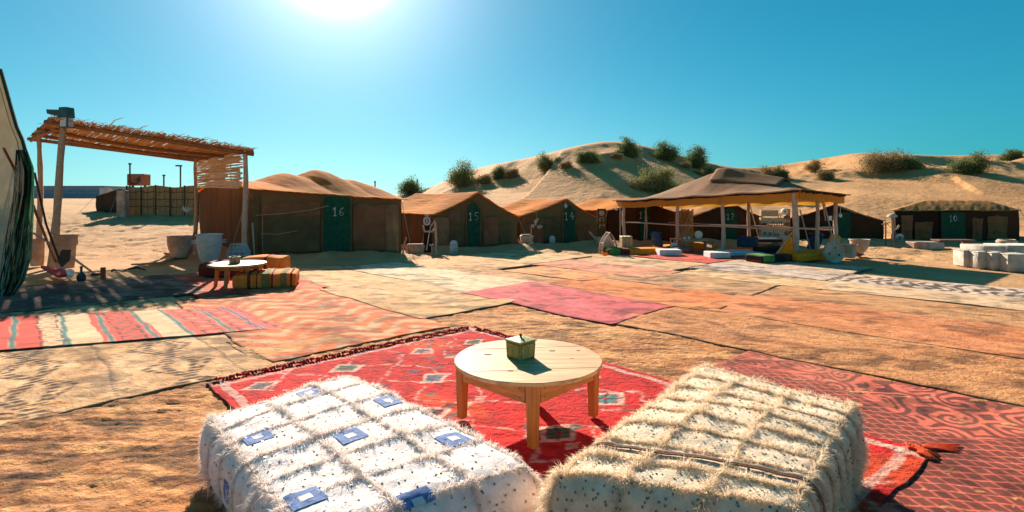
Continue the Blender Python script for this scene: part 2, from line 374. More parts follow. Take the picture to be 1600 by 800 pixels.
def plain(c1, c2, c3=None, sc=1.0, streak=3.0, lines=0):
    if c1[0] > .6 and c1[2] > .2 and c1[1] > .4: c1, c2 = [(q_[0]*.98, q_[1]*.88, q_[2]*.74) for q_ in (c1, c2)]
    c1, c2 = C(*c1), C(*c2)
    def f(u, v, Lu, Lv, sd):
        n = fbm(u*sc*1.1+sd, v*sc*streak, 5, .62)*.5+.5
        out = mixc(c1, c2, sstep(.30, .70, n))
        if c3 is not None:
            n2 = fbm(u*2.2+sd*2, v*6, 4, .7); out = mixc(out, C(*c3), sstep(.18, .5, n2)*.8)
        if lines:
            l = np.abs(((v/lines+.06*fbm(u*2, v, 2)) % 1)-.5); out = out*(1-.3*sstep(.46, .5, l))[..., None]
        n3 = fbm(u*16+sd, v*22, 3)+.8*fbm(u*4, v*11+sd, 4, .7); out = out*(1+.20*n3)[..., None]
        e = np.minimum(np.minimum(u, Lu-u), np.minimum(v, Lv-v)); out = out*(1-.5*(1-sstep(.005, .05, e)))[..., None]
        return out
    return f
def shagc(u, v, Lu, Lv, sd):
    x, y = .69*u+.72*v, -.72*u+.69*v; x = x+.12*fbm(x*1.5, y*1.5, 2); y = y+.10*fbm(x*1.1+9, y*1.1, 3)
    n = fbm(x*1.3+sd, y*5, 5, .7)*.5+.5; out = mixc(C(.80, .46, .19), C(.54, .26, .09), sstep(.32, .66, n))
    n4 = fbm(x*.5+sd, y*.6+2, 3); out = mixc(out, C(.66, .22, .045), sstep(.1, .5, n4)*.5)
    n2 = fbm(x*2.6+3, y*15+sd, 5, .75); out = mixc(out, C(.10, .045, .018), sstep(.02, .38, n2)*.85)
    n6 = fbm(x*3.1+30, y*17+sd, 5, .75); out = mixc(out, C(.78, .50, .27), sstep(.12, .5, n6)*.6)
    n5 = fbm(x*12, y*38+sd, 3, .7); return out*(1+.45*n5)[..., None]
def zig(x, per): return np.abs(((x/per) % 1)-.5)*2
def diamonds(u, v, Lu, Lv, sd):
    base = plain((.84, .66, .44), (.70, .50, .28), (.36, .20, .09))(u, v, Lu, Lv, sd)
    wob = .03*fbm(u*6+sd, v*6, 3)
    d = 0*u
    for k, (v0, am, pe) in enumerate(((.45, .26, 1.7), (.45, -.26, 1.7), (1.45, .26, 1.7), (1.45, -.26, 1.7), (.45, .13, 1.7), (.45, -.13, 1.7), (1.45, .13, 1.7), (1.45, -.13, 1.7))):
        l = np.abs(v-(v0+am*(zig(u+.3, pe)*2-1)+wob)); dash = (np.sin(u*70+3*fbm(u*3, v*3, 2)) > -.55)
        d = np.maximum(d, (1-sstep(.020, .044, l))*dash)
    for v0 in (.06, .95, 1.84): d = np.maximum(d, (1-sstep(.008, .02, np.abs(v-v0-wob*.4)))*(np.sin(u*95) > -.2))
    return mixc(base, C(.05, .028, .015), np.clip(d, 0, 1)*(.92+.2*fbm(u*20, v*20, 2)).clip(0, 1))
def kilim(u, v, Lu, Lv, sd):
    wob = .035*fbm(u*2+sd, v*1.3, 3); x = u+wob
    edges = [0, 1.75, 2.3, 2.8, 3.45, 4.2, 4.62, 9]
    red = C(.70, .085, .05); cr = C(.74, .55, .33); pk = C(.74, .12, .08)
    cs = [red, red, cr, cr, red, cr, pk]
    out = np.zeros(u.shape+(3,))+red
    out = np.where((x < edges[1])[..., None], red, out)
    isR = ((x > .9) & (x < 2.0)) | ((x > 2.51) & (x < 3.07)) | (x > 3.35)
    out = np.where(isR[..., None], red, cr)
    out = np.where((x > 3.35)[..., None], pk, out)
    for l0 in (.5, .92, 1.75, 2.22, 2.6, 3.02, 3.36, 3.78, 4.1, 4.6, 5.1):
        d = np.abs(x-l0-.02*np.sin(v*3)); cc = C(.05, .22, .20) if l0 != 4.1 else C(.10, .14, .30)
        out = mixc(out, cc, (1-sstep(.016, .026, d))); out = mixc(out, C(.35, .42, .34), (1-sstep(.003, .008, np.abs(d-.03)))*.6)
    for c0, kx in ((2.81, .12), (1.5, .10), (2.08, .10), (3.58, .1), (3.95, .1), (4.33, .1), (1.2, .1), (4.8, .08)):
        xx = (x-c0)/kx; vv = ((v/.34) % 1)-.5
        br = ((np.abs(np.abs(xx)-.95) < .12) & (np.abs(vv) < .32)) | ((np.abs(np.abs(vv)-.32) < .05) & (np.abs(xx) < 1.05) & (np.abs(xx) > .35))
        dm = (np.abs(xx)*.5+np.abs(vv)*1.6 < .34)
        out = mixc(out, C(.06, .035, .03), br*.85)
        out = mixc(out, C(.08, .13, .12) if c0 in (2.81,) else C(.55, .30, .2), dm*.7)
    n = fbm(u*4, v*14+sd, 4, .7); out = out*(1+.16*n)[..., None]
    return out*(1-.6*(1-sstep(.0, .03, np.minimum(v, Lv-v))))[..., None]
def herring(u, v, Lu, Lv, sd):
    n = fbm(u*1.5+sd, v*2.5, 4, .6)*.5+.5
    x = v*7+1.6*fbm(u*1.2, v*1.2, 3); ch = np.abs(((u*2.6+zig(v, .9)*1.3+.3*fbm(u*5, v*5, 3)) % 1)-.5)*2
    out = mixc(C(.80, .22, .06), C(.80, .50, .28), sstep(.35, .8, ch)); out = mixc(out, C(.66, .15, .03), sstep(.50, .75, n)*.6)
    n2 = fbm(u*7, v*7+sd, 4, .7); out = mixc(out, C(.45, .16, .05), sstep(.22, .5, n2)*.7)
    b = (u > Lu-.55) & (u < Lu-.25) & (v < .9); out = mixc(out, C(.80, .58, .22), b*.5*(1+n2*.8).clip(0, 1))
    return out*(1+.14*fbm(u*20, v*20, 3))[..., None]
def zebra(u, v, Lu, Lv, sd):
    x = u*4.2+.9*fbm(u*1.6+sd, v*1.4, 3)+.5*np.sin(v*5)*np.sin(u*3); s = np.sin(x*2*np.pi+1.3*np.sign(np.sin(v*9+x))*.8)
    return mixc(C(.72, .63, .50), C(.05, .035, .03), sstep(-.15, .15, s)*(np.minimum(v, Lv-v) > .12)*(.85))*(1+.12*fbm(u*15, v*15, 3))[..., None]
def beni(u, v, Lu, Lv, sd):
    s = fbm(u*2.2+sd, v*13, 4, .7); return mixc(C(.68, .60, .50), C(.20, .17, .16), sstep(.0, .3, s)*.8)
def arab(u, v, Lu, Lv, sd):
    pk = C(.74, .20, .13); br = C(.20, .065, .045)
    wx = u+.26*fbm(u*1.6+sd, v*1.6, 3); wy = v+.26*fbm(u*1.6+40, v*1.6+sd, 3)
    # scrolling bands
    p = .36; cx = (np.floor(wx/p)+.5)*p; cy = (np.floor(wy/p)+.5)*p
    dx = wx-cx; dy = wy-cy; rad = np.hypot(dx, dy); ang = np.arctan2(dy, dx); sg = np.where((np.floor(wx/p)+np.floor(wy/p)) % 2 > 0, 1, -1)
    sc = np.sin(rad*80+sg*ang*2+2.2*fbm(wx*2, wy*2, 2)); scroll = sstep(-.15, .05, sc)*sstep(-1.0, -.6, np.sin(ang*3*sg+rad*9)+.25)
    leaf = sstep(.42, .5, fbm(wx*5.5+7, wy*5.5, 2)+.35*np.sin(rad*20))
    A = np.clip(np.maximum(scroll, leaf), 0, 1)
    # net of lozenges
    g = .064; r1 = v/g*.62; r2 = u/g; net = np.maximum(np.abs(np.sin(np.pi*(r1+r2*.5+.08*fbm(u*6, v*6, 2)))), 0); net2 = np.abs(np.sin(np.pi*(r1-r2*.5+.08*fbm(u*6+9, v*6, 2))))
    N = 1-sstep(.17, .30, np.minimum(net, net2))
    reg = fbm(u*.55+2.5, v*.8+1.2, 2)+.55*sstep(.9, 1.7, u-.25*v)-.35*sstep(2.5, 2.9, u)
    m = sstep(.14, .19, reg)
    T = A*(1-m)+N*.9*m
    bd = ((v > Lv-.28) & (v < Lv-.1))
    out = mixc(br, pk, np.clip(T, 0, 1)); out = mixc(out, C(.42, .09, .06), (np.minimum(u, 9) < .5)*.65*(sstep(-.2, .3, fbm(u*25, v*25, 2))))
    d = fbm(u*3+sd, v*3, 4, .65); out = mixc(out, C(.10, .03, .025), sstep(.3, .6, d)*.7); out = mixc(out, C(.55, .30, .16), sstep(.1, .7, fbm(u*1.1+5, v*1.1, 3))*.3)
    return out*(1+.12*fbm(u*30, v*30, 2))[..., None]
def azilal(u, v, Lu, Lv, sd):
    red = C(.66, .016, .014); out = mixc(red, C(.48, .011, .011), sstep(-.1, .4, fbm(u*2.3, v*6.2+sd, 4, .7)))
    out = mixc(out, C(.74, .11, .022), sstep(.38, .55, fbm(u*1.2+30, v*1.6, 3))*.7)
    wob = .05*fbm(u*4+sd, v*4, 3); wh = C(.82, .62, .52)
    for c0 in (.55, 1.35, 2.15):
        for sgn in (1, -1):
            l = np.abs(v-(c0+sgn*.27*(zig(u+.2*c0, 1.2)*2-1))-wob*2.4); out = mixc(out, wh, (1-sstep(.004, .034, l))*.75*sstep(-.40, .25, fbm(u*22, v*30, 3)))
    for (cu, cv, s_, cc) in [(.35, .3, 1, C(.10, .22, .22)), (.42, 1.0, 1.1, C(.03, .30, .20)), (.45, 1.8, 1, C(.15, .20, .28)), (.5, 2.4, 1, C(.02, .25, .12)), (1.05, .6, 1, C(.12, .10, .10)), (1.2, 1.45, 1.1, C(.04, .22, .3)), (1.15, 2.15, 1, C(.2, .25, .25)), (1.75, .35, .9, C(.08, .25, .2)), (1.8, 1.0, 1.2, C(.08, .06, .08)), (1.9, 1.8, 1.0, C(.04, .32, .25)), (2.0, 2.42, 1, C(.06, .10, .14)), (2.5, .7, 1.1, C(.09, .10, .14)), (2.6, 1.4, 1.1, C(.02, .2, .1)), (2.45, 2.1, 1.2, C(.04, .30, .30)), (3.0, .3, 1, C(.1, .1, .1)), (3.1, 1.2, 1.2, C(.05, .25, .15)), (3.1, 2.35, 1, C(.02, .3, .25)), (3.7, .8, 1.1, C(.09, .10, .14)), (3.6, 1.8, 1, C(.8, .5, .1)), (3.9, 2.3, 1, C(.05, .3, .1))]:
        dx = np.abs(u-cu+wob); dy = np.abs(v-cv+wob*.7); d = dx/.11/s_+dy/.13/s_
        out = mixc(out, wh, (sstep(1.25, 1.1, d)*sstep(.75, .9, d))*.9 if False else ((d < 1.2) & (d > .8))*.85)
        out = mixc(out, cc, ((d < .75) & ~((dx < .02) & (dy < .02)))*.92)
        out = mixc(out, C(.05, .03, .04), ((np.abs(dx-dy*.8) < .012) & (d < 1.1))*.6)
    for i_ in range(70):
        cu, cv = (i_*.618 % 1)*Lu, (i_*.377+.2*math.sin(i_)) % 1*Lv; dx = np.abs(u-cu+wob); dy = np.abs(v-cv+wob); cc = (C(.06, .05, .07), C(.04, .20, .18), C(.75, .50, .42), C(.10, .14, .22))[i_ % 4]
        out = mixc(out, cc, (dx/.045+dy/.07 < 1)*.75)
    for b0 in (.10, Lu-.12): out = mixc(out, wh, (np.abs(u-b0+wob*.4) < .03)*.6)
    for b0 in (.09, Lv-.09): out = mixc(out, wh, (np.abs(v-b0+wob*.4) < .03)*.7)
    n = fbm(u*12+sd, v*25, 4, .7); return out*(1+.30*n)[..., None]
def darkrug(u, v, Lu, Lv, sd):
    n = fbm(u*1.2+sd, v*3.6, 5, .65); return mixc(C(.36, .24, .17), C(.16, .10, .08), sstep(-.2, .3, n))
RG = rug
RG(q(-5.25, 1.6, -5.0, 1.78), 'shag', shagc, 'long tan and rust shag rug filling the lower left beside the white pouf', 0, .024, .020)
RG(q(-6.2, 1.6, 1.72, 5.42), 'shag', shagc, 'wide tan shag rug that the vivid red tufted rug lies on', 1, .024, .015)
RG(q(-10.4, -5.0, -.25, 1.85), 'wool', diamonds, 'cream rug with black dashed diamond lines under the red striped runner', 1, .022)
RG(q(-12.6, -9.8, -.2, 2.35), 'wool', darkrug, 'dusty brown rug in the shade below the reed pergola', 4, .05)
RG(q(-12.5, -8.9, 2.2, 4.05), 'wool', plain((.74, .20, .10), (.62, .13, .07), (.75, .36, .18)), 'faded red rug under the small far table and striped cushion', 3, .05)
RG(q(-9.1, -5.15, 1.85, 3.82), 'wool', herring, 'orange rug with pale herringbone weave right of the red striped runner', 4, .035)
RG(q(-11.6, -8.6, 4.0, 5.5), 'wool', plain((.82, .66, .40), (.76, .58, .32), (.60, .42, .22)), 'sandy cream rug behind the beige one, nearest the tent numbered 16', 2, .05)
RG(q(-8.65, -5.65, 3.84, 5.42), 'wool', plain((.80, .62, .38), (.70, .50, .27), (.52, .34, .17), 1, 2, .8), 'beige rug between the orange herringbone rug and the pink rug', 5, .04)
RG(q(-11.2, -6.5, 5.48, 6.95), 'wool', plain((.84, .80, .66), (.80, .72, .55), (.55, .45, .32)), 'bleached white rug running back behind the pink rug', 3, .04)
RG(q(-6.75, -3.85, 5.36, 6.85), 'wool', plain((.78, .20, .22), (.68, .14, .15), (.40, .10, .09), 1.3, 3), 'raspberry pink rug lying in the middle of the carpets', 6, .035)
RG(q(-3.98, 1.6, 5.44, 6.95), 'shag', plain((.72, .43, .22), (.58, .31, .14), (.26, .13, .05), 1.2, 3), 'long sandy woven rug overlapping the red scrollwork rug at the right', 5, .03, .006, .05)
RG(q(-6.65, -3.35, 6.9, 8.35), 'wool', plain((.80, .34, .12), (.72, .26, .08), (.46, .16, .05)), 'bright orange rug directly behind the pink rug', 4, .045)
RG(q(-3.6, 1.6, 6.98, 8.6), 'wool', plain((.74, .34, .15), (.66, .27, .10), (.42, .17, .07), 1, 2), 'long terracotta rug right of the bright orange rug', 6, .04, 0, .05)
RG(q(-9.4, -6.6, 6.98, 7.7), 'wool', plain((.70, .50, .30), (.60, .40, .22), (.42, .27, .15)), 'narrow tan rug right of the bleached white rug', 2, .05)
RG(q(-8.3, -6.2, 7.72, 8.85), 'wool', plain((.80, .48, .24), (.76, .42, .19), (.6, .3, .14)), 'pale peach rug behind the bright orange rug', 4, .05)
RG(q(-6.15, -3.5, 8.4, 9.82), 'wool', plain((.62, .46, .28), (.54, .38, .22), (.38, .25, .15)), 'grey tan rug between the orange rug and the long cream rug', 5, .05)
RG(q(-3.5, 1.6, 8.62, 10.0), 'wool', plain((.66, .44, .24), (.58, .37, .19), (.36, .21, .10), 1, 2, .45), 'long tan rug with ridged weave behind the terracotta rug', 4, .045, 0, .05)
RG(q(-8.6, -5.6, 8.9, 10.25), 'wool', plain((.80, .38, .24), (.76, .34, .20), (.6, .26, .14)), 'salmon pink rug toward the open pavilion', 5, .05)
RG(q(-11.3, -8.65, 7.0, 8.85), 'wool', plain((.80, .58, .34), (.74, .50, .27), (.55, .34, .18)), 'pale peach and cream rug in front of the tent numbered 15', 3, .06)
RG(q(-5.55, -2.95, 9.9, 11.0), 'wool', plain((.80, .66, .44), (.74, .58, .36), (.55, .4, .25)), 'long cream rug between the grey tan rug and the black and white one', 4, .05)
RG(q(-2.95, 1.6, 10.02, 11.1), 'wool', plain((.80, .70, .54), (.76, .64, .47), (.6, .46, .3)), 'smooth off-white rug in front of the black squiggle runner', 6, .05)
RG(q(-5.8, -3.1, 11.05, 12.45), 'wool', beni, 'grey and white streaked rug in front of the pavilion steps', 5, .04)
RG(q(-3.1, 1.6, 11.15, 12.35), 'wool', zebra, 'white runner with black squiggle stripes at the far right', 5, .028)
RG(q(-6.0, -3.05, 12.5, 13.9), 'wool', plain((.74, .66, .55), (.66, .58, .48), (.5, .42, .33)), 'plain pale rug lying partly in the pavilion shadow', 3, .06)
RG(q(-8.5, -5.9, 10.3, 12.0), 'wool', plain((.78, .64, .44), (.70, .55, .36), (.42, .36, .30)), 'sand-strewn pale rug left of the red pavilion rug', 3, .06)
RG(q(-8.7, -5.85, 12.05, 14.2), 'wool', plain((.74, .14, .08), (.62, .10, .06), (.4, .08, .05)), 'coral red rug lying under the pavilion step blocks', 6, .06)
RG(q(-11.4, -8.75, 8.9, 11.2), 'wool', plain((.80, .66, .42), (.74, .58, .34), (.6, .44, .26)), 'farthest sandy cream rug toward the tent numbered 14', 2, .08)
RG(q(-2.2, 2.0, 1.9, 5.5), 'flat', arab, 'brick red rug with pink scrollwork and net pattern right of the cream pouf', 3, .0095)
RG([ab(-10.25, -1.5), ab(-8.12, 2.36), ab(-6.35, 2.38), ab(-8.0, -1.5)], 'flat', kilim, 'red and cream striped flat-woven runner with teal lines at the left', 6, .018, 0, .03)
azr = RG(q(-4.82, -.62, 1.22, 3.95), 'shag', azilal, 'vivid red tufted rug with white lozenge lines under the wooden table', 5, .0125, .006)
# knotted fringe of the red rug
fr_m = material('red_fringe', (.50, .02, .02), (.30, .012, .012), scale=20, bump=.5, rough=.9)
fr2_m = material('orange_fringe', (.78, .10, .02), (.6, .05, .015), scale=20, bump=.5, rough=.9)
def fringe_knots(p0, p1, n, m, ln):
    b = MB(); p0 = np.array(p0); p1 = np.array(p1); d = (p1-p0)/np.linalg.norm(p1-p0); nn = np.array([-d[1], d[0]])
    for i in range(n):
        p = p0+(p1-p0)*(i+.5)/n+nn*.0; k = random.uniform(.6, 1.2)*ln; sg = random.uniform(-.6, .6)
        z0 = float(wrinkle(np.array([p[0]]), np.array([p[1]]))[0])+.033
        pts = [Vector((p[0]+nn[0]*k*t+d[0]*sg*k*t*t, p[1]+nn[1]*k*t+d[1]*sg*k*t*t, z0+.016*math.sin(t*5+i)*(1-t)+.004)) for t in (0, .35, .7, 1)]
        b.tube(pts, [.006, .014, .010, .004], 5)
    return b.build('fringe', m, azr, True, kind='stuff')
fringe_knots(ab(-4.84, 1.25), ab(-4.84, 3.93), 105, fr_m, .07)
fringe_knots(ab(-4.80, 3.95), ab(-3.9, 3.97), 26, fr_m, .045)
# turned-up corner of the red rug with long tassels
crn = MB(); c0 = ab(-.62, 3.95)
for i in range(34):
    a = R(-70+i*4.6); L0 = random.uniform(.05, .10); st = (c0[0]-.04+.03*math.cos(a), c0[1]+.03*math.sin(a), .052)
    crn.tube([st, (st[0]+L0*math.cos(a)*.5, st[1]+L0*math.sin(a)*.5, .062), (st[0]+L0*math.cos(a)*1.1, st[1]+L0*math.sin(a)*1.1, .044)], [.010, .008, .003], 5)
for k in range(6):
    x0, y0 = c0[0]+.03, c0[1]+.03
    crn.tube([(x0, y0, .052), (x0+.10, y0+.012*k, .048), (x0+.20+.02*k, y0+.02*k-.03, .043)], [.012, .008, .003], 5)
crn.build('corner_tassel', fr2_m, azr, True, kind='stuff')
# ---------------------------------------------------------------- poufs
hw = material('handira_white', (.86, .75, .71), (.66, .55, .52), scale=14, bump=.6, bscale=70, dist=.008, rough=.9, mixlo=.3, mixhi=.6)
hc = material('handira_cream', (.80, .62, .44), (.60, .43, .29), scale=14, bump=.6, bscale=70, dist=.008, rough=.9, mixlo=.3, mixhi=.6)
fw = material('fringe_white', (.90, .81, .75), (.84, .73, .67), scale=30, bump=0, rough=.9, transl=.42)
fcr = material('fringe_cream', (.90, .75, .57), (.82, .65, .46), scale=30, bump=0, rough=.9, transl=.42)
bluem = material('woven_blue', (.07, .14, .34), (.16, .24, .48), scale=60, bump=.6, bscale=220, dist=.003, rough=.85)
inkm = material('woven_ink', (.03, .04, .12), (.05, .06, .2), scale=60, bump=.3, rough=.85)
seq = material('sequin', (.34, .27, .20), (.12, .09, .07), scale=90, bump=0, rough=.45, metal=.4)
class Pouf:
    def __init__(s, L, B, Rt, Fr, H, r=.09, seed=0):
        s.q = [np.array(p, float) for p in (Fr, Rt, B, L)]; s.H = H; s.r = r; s.seed = seed   # u: F->R / L->B ; v: F->L / R->B
        s.Lu = (np.linalg.norm(s.q[1]-s.q[0])+np.linalg.norm(s.q[2]-s.q[3]))/2; s.Lv = (np.linalg.norm(s.q[3]-s.q[0])+np.linalg.norm(s.q[2]-s.q[1]))/2
    def map(s, p):
        """p (n,3) on a box [0,Lu]x[0,Lv]x[0,H] -> world, with rounded edges and sagging"""
        Lu, Lv, H, r = s.Lu, s.Lv, s.H, s.r
        c = np.stack([np.clip(p[:, 0], r, Lu-r), np.clip(p[:, 1], r, Lv-r), np.clip(p[:, 2], .03, H-r)], 1)
        d = p-c; n = np.linalg.norm(d, axis=1, keepdims=True); rr_ = np.where(p[:, 2:3] < .03, .03, r)
        pp = np.where(n > 1e-6, c+d/np.maximum(n, 1e-6)*np.minimum(n, rr_), p)
        u, v, z = pp[:, 0], pp[:, 1], pp[:, 2]
        bel = np.sin(np.pi*np.clip(z/H, 0, 1))*.018
        u = u+np.where(p[:, 0] > Lu-r, bel, 0)-np.where(p[:, 0] < r, bel, 0); v = v+np.where(p[:, 1] > Lv-r, bel, 0)-np.where(p[:, 1] < r, bel, 0)
        top = sstep(H*.45, H, z)
        z = z+top*(.028*np.sin(np.pi*np.clip(u/Lu, 0, 1))*np.sin(np.pi*np.clip(v/Lv, 0, 1))+.016*fbm(u*3.2+s.seed, v*3.2, 3)+.006*fbm(u*14, v*14+s.seed, 2))
        w_ = (1-top)*.012*fbm((u+v)*5+s.seed, z*6, 3); u = u+w_; v = v+w_
        a = (u/Lu)[:, None]; b = (v/Lv)[:, None]; Q = s.q
        xy = Q[0]*(1-a)*(1-b)+Q[1]*a*(1-b)+Q[2]*a*b+Q[3]*(1-a)*b
        return np.stack([xy[:, 0], xy[:, 1], z+.055], 1)
    def face(s, f, a, b):
        """a,b in metres on a face of the box"""
        Lu, Lv, H = s.Lu, s.Lv, s.H; z0 = 0*a
        return {'top': np.stack([a, b, z0+H], 1), 'front': np.stack([a, z0, b], 1), 'back': np.stack([a, z0+Lv, b], 1), 'left': np.stack([z0, a, b], 1), 'right': np.stack([z0+Lu, a, b], 1)}[f]
    def nrm(s, p):
        c = np.stack([np.clip(p[:, 0], s.r, s.Lu-s.r), np.clip(p[:, 1], s.r, s.Lv-s.r), np.clip(p[:, 2], .03, s.H-s.r)], 1)
        d = p-c; n = d/np.maximum(np.linalg.norm(d, axis=1, keepdims=True), 1e-6)
        ex = s.q[1]-s.q[0]; ex = ex/np.linalg.norm(ex); ey = s.q[3]-s.q[0]; ey = ey/np.linalg.norm(ey)
        return np.stack([n[:, 0]*ex[0]+n[:, 1]*ey[0], n[:, 0]*ex[1]+n[:, 1]*ey[1], n[:, 2]], 1)
    def body(s, mat, parent):
        st = .018; VV = []; FF = []; k = 0
        for f, (A, B_) in {'top': (s.Lu, s.Lv), 'front': (s.Lu, s.H), 'back': (s.Lu, s.H), 'left': (s.Lv, s.H), 'right': (s.Lv, s.H)}.items():
            na, nb = int(A/st)+2, int(B_/st)+2
            a, b = np.meshgrid(np.linspace(0, A, na), np.linspace(0, B_, nb), indexing='ij')
            VV.append(s.map(s.face(f, a.ravel(), b.ravel()))); g = gridfaces(na, nb, k)
            if f in ('back', 'left'): g = g[:, ::-1]
            FF.append(g); k += na*nb
        return mesh_np('cushion', np.vstack(VV), FF, mat, parent)
    def line(s, axis, pos, step):
        """points across the whole cover: over one side, the top, and down the other"""
        H = s.H; out = []
        L_ = s.Lv if axis == 'u' else s.Lu
        t = np.arange(0, H+L_+H, step)
        z = np.where(t < H, t, np.where(t > H+L_, 2*H+L_-t, H)); w_ = np.clip(t-H, 0, L_)
        ps = pos+0*t+.012*fbm(t*4+pos*9, t*0+pos, 2)
        return np.stack([ps, w_, z], 1) if axis == 'u' else np.stack([w_, ps, z], 1)
def strands(P0, Nn, ln, wd, rs, droop=.6, spread=.7, nr=None):
    n = len(P0); rnd = rs.normal(size=(n, 3)); rnd /= np.linalg.norm(rnd, axis=1, keepdims=True)
    d = Nn*rs.uniform(.25, .9, (n, 1))+rnd*spread*1.0
    cl_ = np.stack([fbm(P0[:, 0]*22+i*9, P0[:, 1]*22+P0[:, 2]*13+i*5, 3) for i in range(3)], 1); d = d+cl_*1.5
    d /= np.linalg.norm(d, axis=1, keepdims=True)
    # never into the cushion
    dn = (d*Nn).sum(1, keepdims=True); d = d+Nn*np.maximum(0, .22-dn); d /= np.linalg.norm(d, axis=1, keepdims=True)
    l = ln*rs.uniform(.5, 1.2, (n, 1))*(1+.9*fbm(P0[:, 0]*16+3, P0[:, 1]*16+P0[:, 2]*9, 2))[:, None]; side = np.cross(d, rs.normal(size=(n, 3))); side /= np.linalg.norm(side, axis=1, keepdims=True)
    p1 = P0+d*l*.55; g = np.array([0, 0, -1.]); p2 = p1+(d+g*droop*rs.uniform(.3, 1.2, (n, 1)))*l*.5
    w_ = wd*rs.uniform(.6, 1.3, (n, 1))
    V = np.stack([P0-side*w_*.5, P0+side*w_*.5, p1+side*w_*.45, p1-side*w_*.45, p2], 1).reshape(-1, 3)
    k = np.arange(n)*5
    return V, [np.stack([k, k+1, k+2, k+3], 1), np.stack([k+3, k+2, k+4], 1)]
def dress(pf, root, rows_u, rows_v, fmat, seqn, seed, dens, ln, clear=(), pile=26):
    rs = np.random.RandomState(seed); VV = []; F4 = []; F3 = []; k = 0
    for ax, rows in (('u', rows_u), ('v', rows_v)):
        for pos in rows:
            p = pf.line(ax, pos, 1/dens); 
            if ax == 'v': p = p[rs.rand(len(p)) < .75]
            j = rs.normal(0, .0065, len(p)); p = p.copy(); p[:, 0 if ax == 'u' else 1] += j
            p = np.clip(p, 0, [pf.Lu, pf.Lv, pf.H])
            for cu, cv in clear: p = p[(np.abs(p[:, 0]-cu) > .055) | (np.abs(p[:, 1]-cv) > .055)]
            W_ = pf.map(p); Nn = pf.nrm(p)
            Vv, (a, b) = strands(W_, Nn, ln, .0023, rs, .95, .85)
            VV.append(Vv); F4.append(a+k); F3.append(b+k); k += len(Vv)
    mesh_np('fringe', np.vstack(VV), [np.vstack(F4), np.vstack(F3)], fmat, root, smooth=False)['kind'] = 'stuff'
    # short loose pile between the rows
    n = int(seqn*pile); a = rs.rand(n)*pf.Lu; b = rs.rand(n)*pf.Lv
    kp = fbm(a*5+seed, b*5, 3) > .02
    for cu, cv in clear: kp &= (np.abs(a-cu) > .075) | (np.abs(b-cv) > .075)
    a = a[kp]; b = b[kp]
    p = pf.face('top', a, b); Vv, fs = strands(pf.map(p), pf.nrm(p), ln*.42, .0020, rs, .9, 1.1)
    mesh_np('pile', Vv, fs, fmat, root, smooth=False)['kind'] = 'stuff'
    # sequins
    V = []; Fq = []; k = 0
    for f, nn in (('top', seqn), ('front', seqn//3), ('left', seqn//3), ('right', seqn//3)):
        A, B_ = {'top': (pf.Lu, pf.Lv), 'front': (pf.Lu, pf.H), 'left': (pf.Lv, pf.H), 'right': (pf.Lv, pf.H)}[f]
        gx = max(2, int(math.sqrt(nn*A/B_))); gy = max(2, nn//gx)
        a, b = np.meshgrid((np.arange(gx)+.5)/gx*A, (np.arange(gy)+.5)/gy*B_, indexing='ij'); a = a.ravel()+rs.normal(0, .016, a.size); b = b.ravel()+rs.normal(0, .013, b.size)
        p = pf.face(f, np.clip(a, 0, A), np.clip(b, .02, B_)); w_ = pf.map(p); nv = pf.nrm(p)
        for c_, n_ in zip(w_, nv):
            n_ = Vector(n_)+Vector(rs.normal(0, .25, 3)); n_.normalize(); t1 = n_.orthogonal().normalized(); t2 = n_.cross(t1)
            c_ = Vector(c_)+n_*.004
            for q_ in range(6): V.append(tuple(c_+(t1*math.cos(q_*1.0472)+t2*math.sin(q_*1.0472))*.0058))
            Fq.append([k, k+1, k+2, k+3, k+4, k+5]); k += 6
    mesh_np('sequins', V, np.array(Fq), seq, root, smooth=False)['kind'] = 'stuff'
def pix_uv(pf, px, py, H):
    """cover coordinates of the point of the pouf's top seen at a pixel"""
    g = G(px, py, H); best = None
    a, b = np.meshgrid(np.linspace(0, 1, 81), np.linspace(0, 1, 81), indexing='ij'); Q = pf.q
    xy = Q[0]*((1-a)*(1-b))[..., None]+Q[1]*(a*(1-b))[..., None]+Q[2]*(a*b)[..., None]+Q[3]*((1-a)*b)[..., None]
    d = (xy[..., 0]-g.x)**2+(xy[..., 1]-g.y)**2; i = np.unravel_index(np.argmin(d), d.shape)
    return a[i]*pf.Lu, b[i]*pf.Lv
def motif(pf, root, cu, cv, s_, face='top', name='blue_motif', mat=None, mi=None):
    """woven square with a pale eye, following the cover"""
    def patch(r0, r1, n, m, off, nm, par):
        t = np.linspace(-1, 1, n); A, B_ = np.meshgrid(t, t, indexing='ij')
        wob = .05*fbm(A*3+cu*9, B_*3+cv, 2)
        a = cu+(A+wob)*s_*r1; b = cv+(B_+wob)*s_*r1
        p = pf.face(face, a.ravel(), b.ravel()); p = np.clip(p, 0, [pf.Lu, pf.Lv, pf.H]); V = pf.map(p)+pf.nrm(p)*off*(.55+.3*fbm(a*30, b*30, 2)).reshape(-1, 1)
        f = gridfaces(n, n)
        if r0: c_ = (np.maximum(np.abs(A), np.abs(B_))[:-1, :-1]+np.maximum(np.abs(A), np.abs(B_))[1:, 1:])/2; f = f[(c_ > r0).ravel()]
        return mesh_np(nm, V, f, m, par)
    o = patch(.34, 1, 15, bluem, .007, name, root)
    patch(0, .80, 15, inkm, .0055, 'motif_ground', o) if False else None
    patch(0, .36, 5, hw, .009, 'motif_eye', o)
    return o
L_, B_, R_, F_ = (-1.70, 2.905), (-1.13, 3.71), (.135, 2.40), (-.75, 1.85)
pfl = Pouf(L=L_, B=B_, Rt=R_, Fr=F_, H=.30, seed=3)      # u: F->R, v: F->L
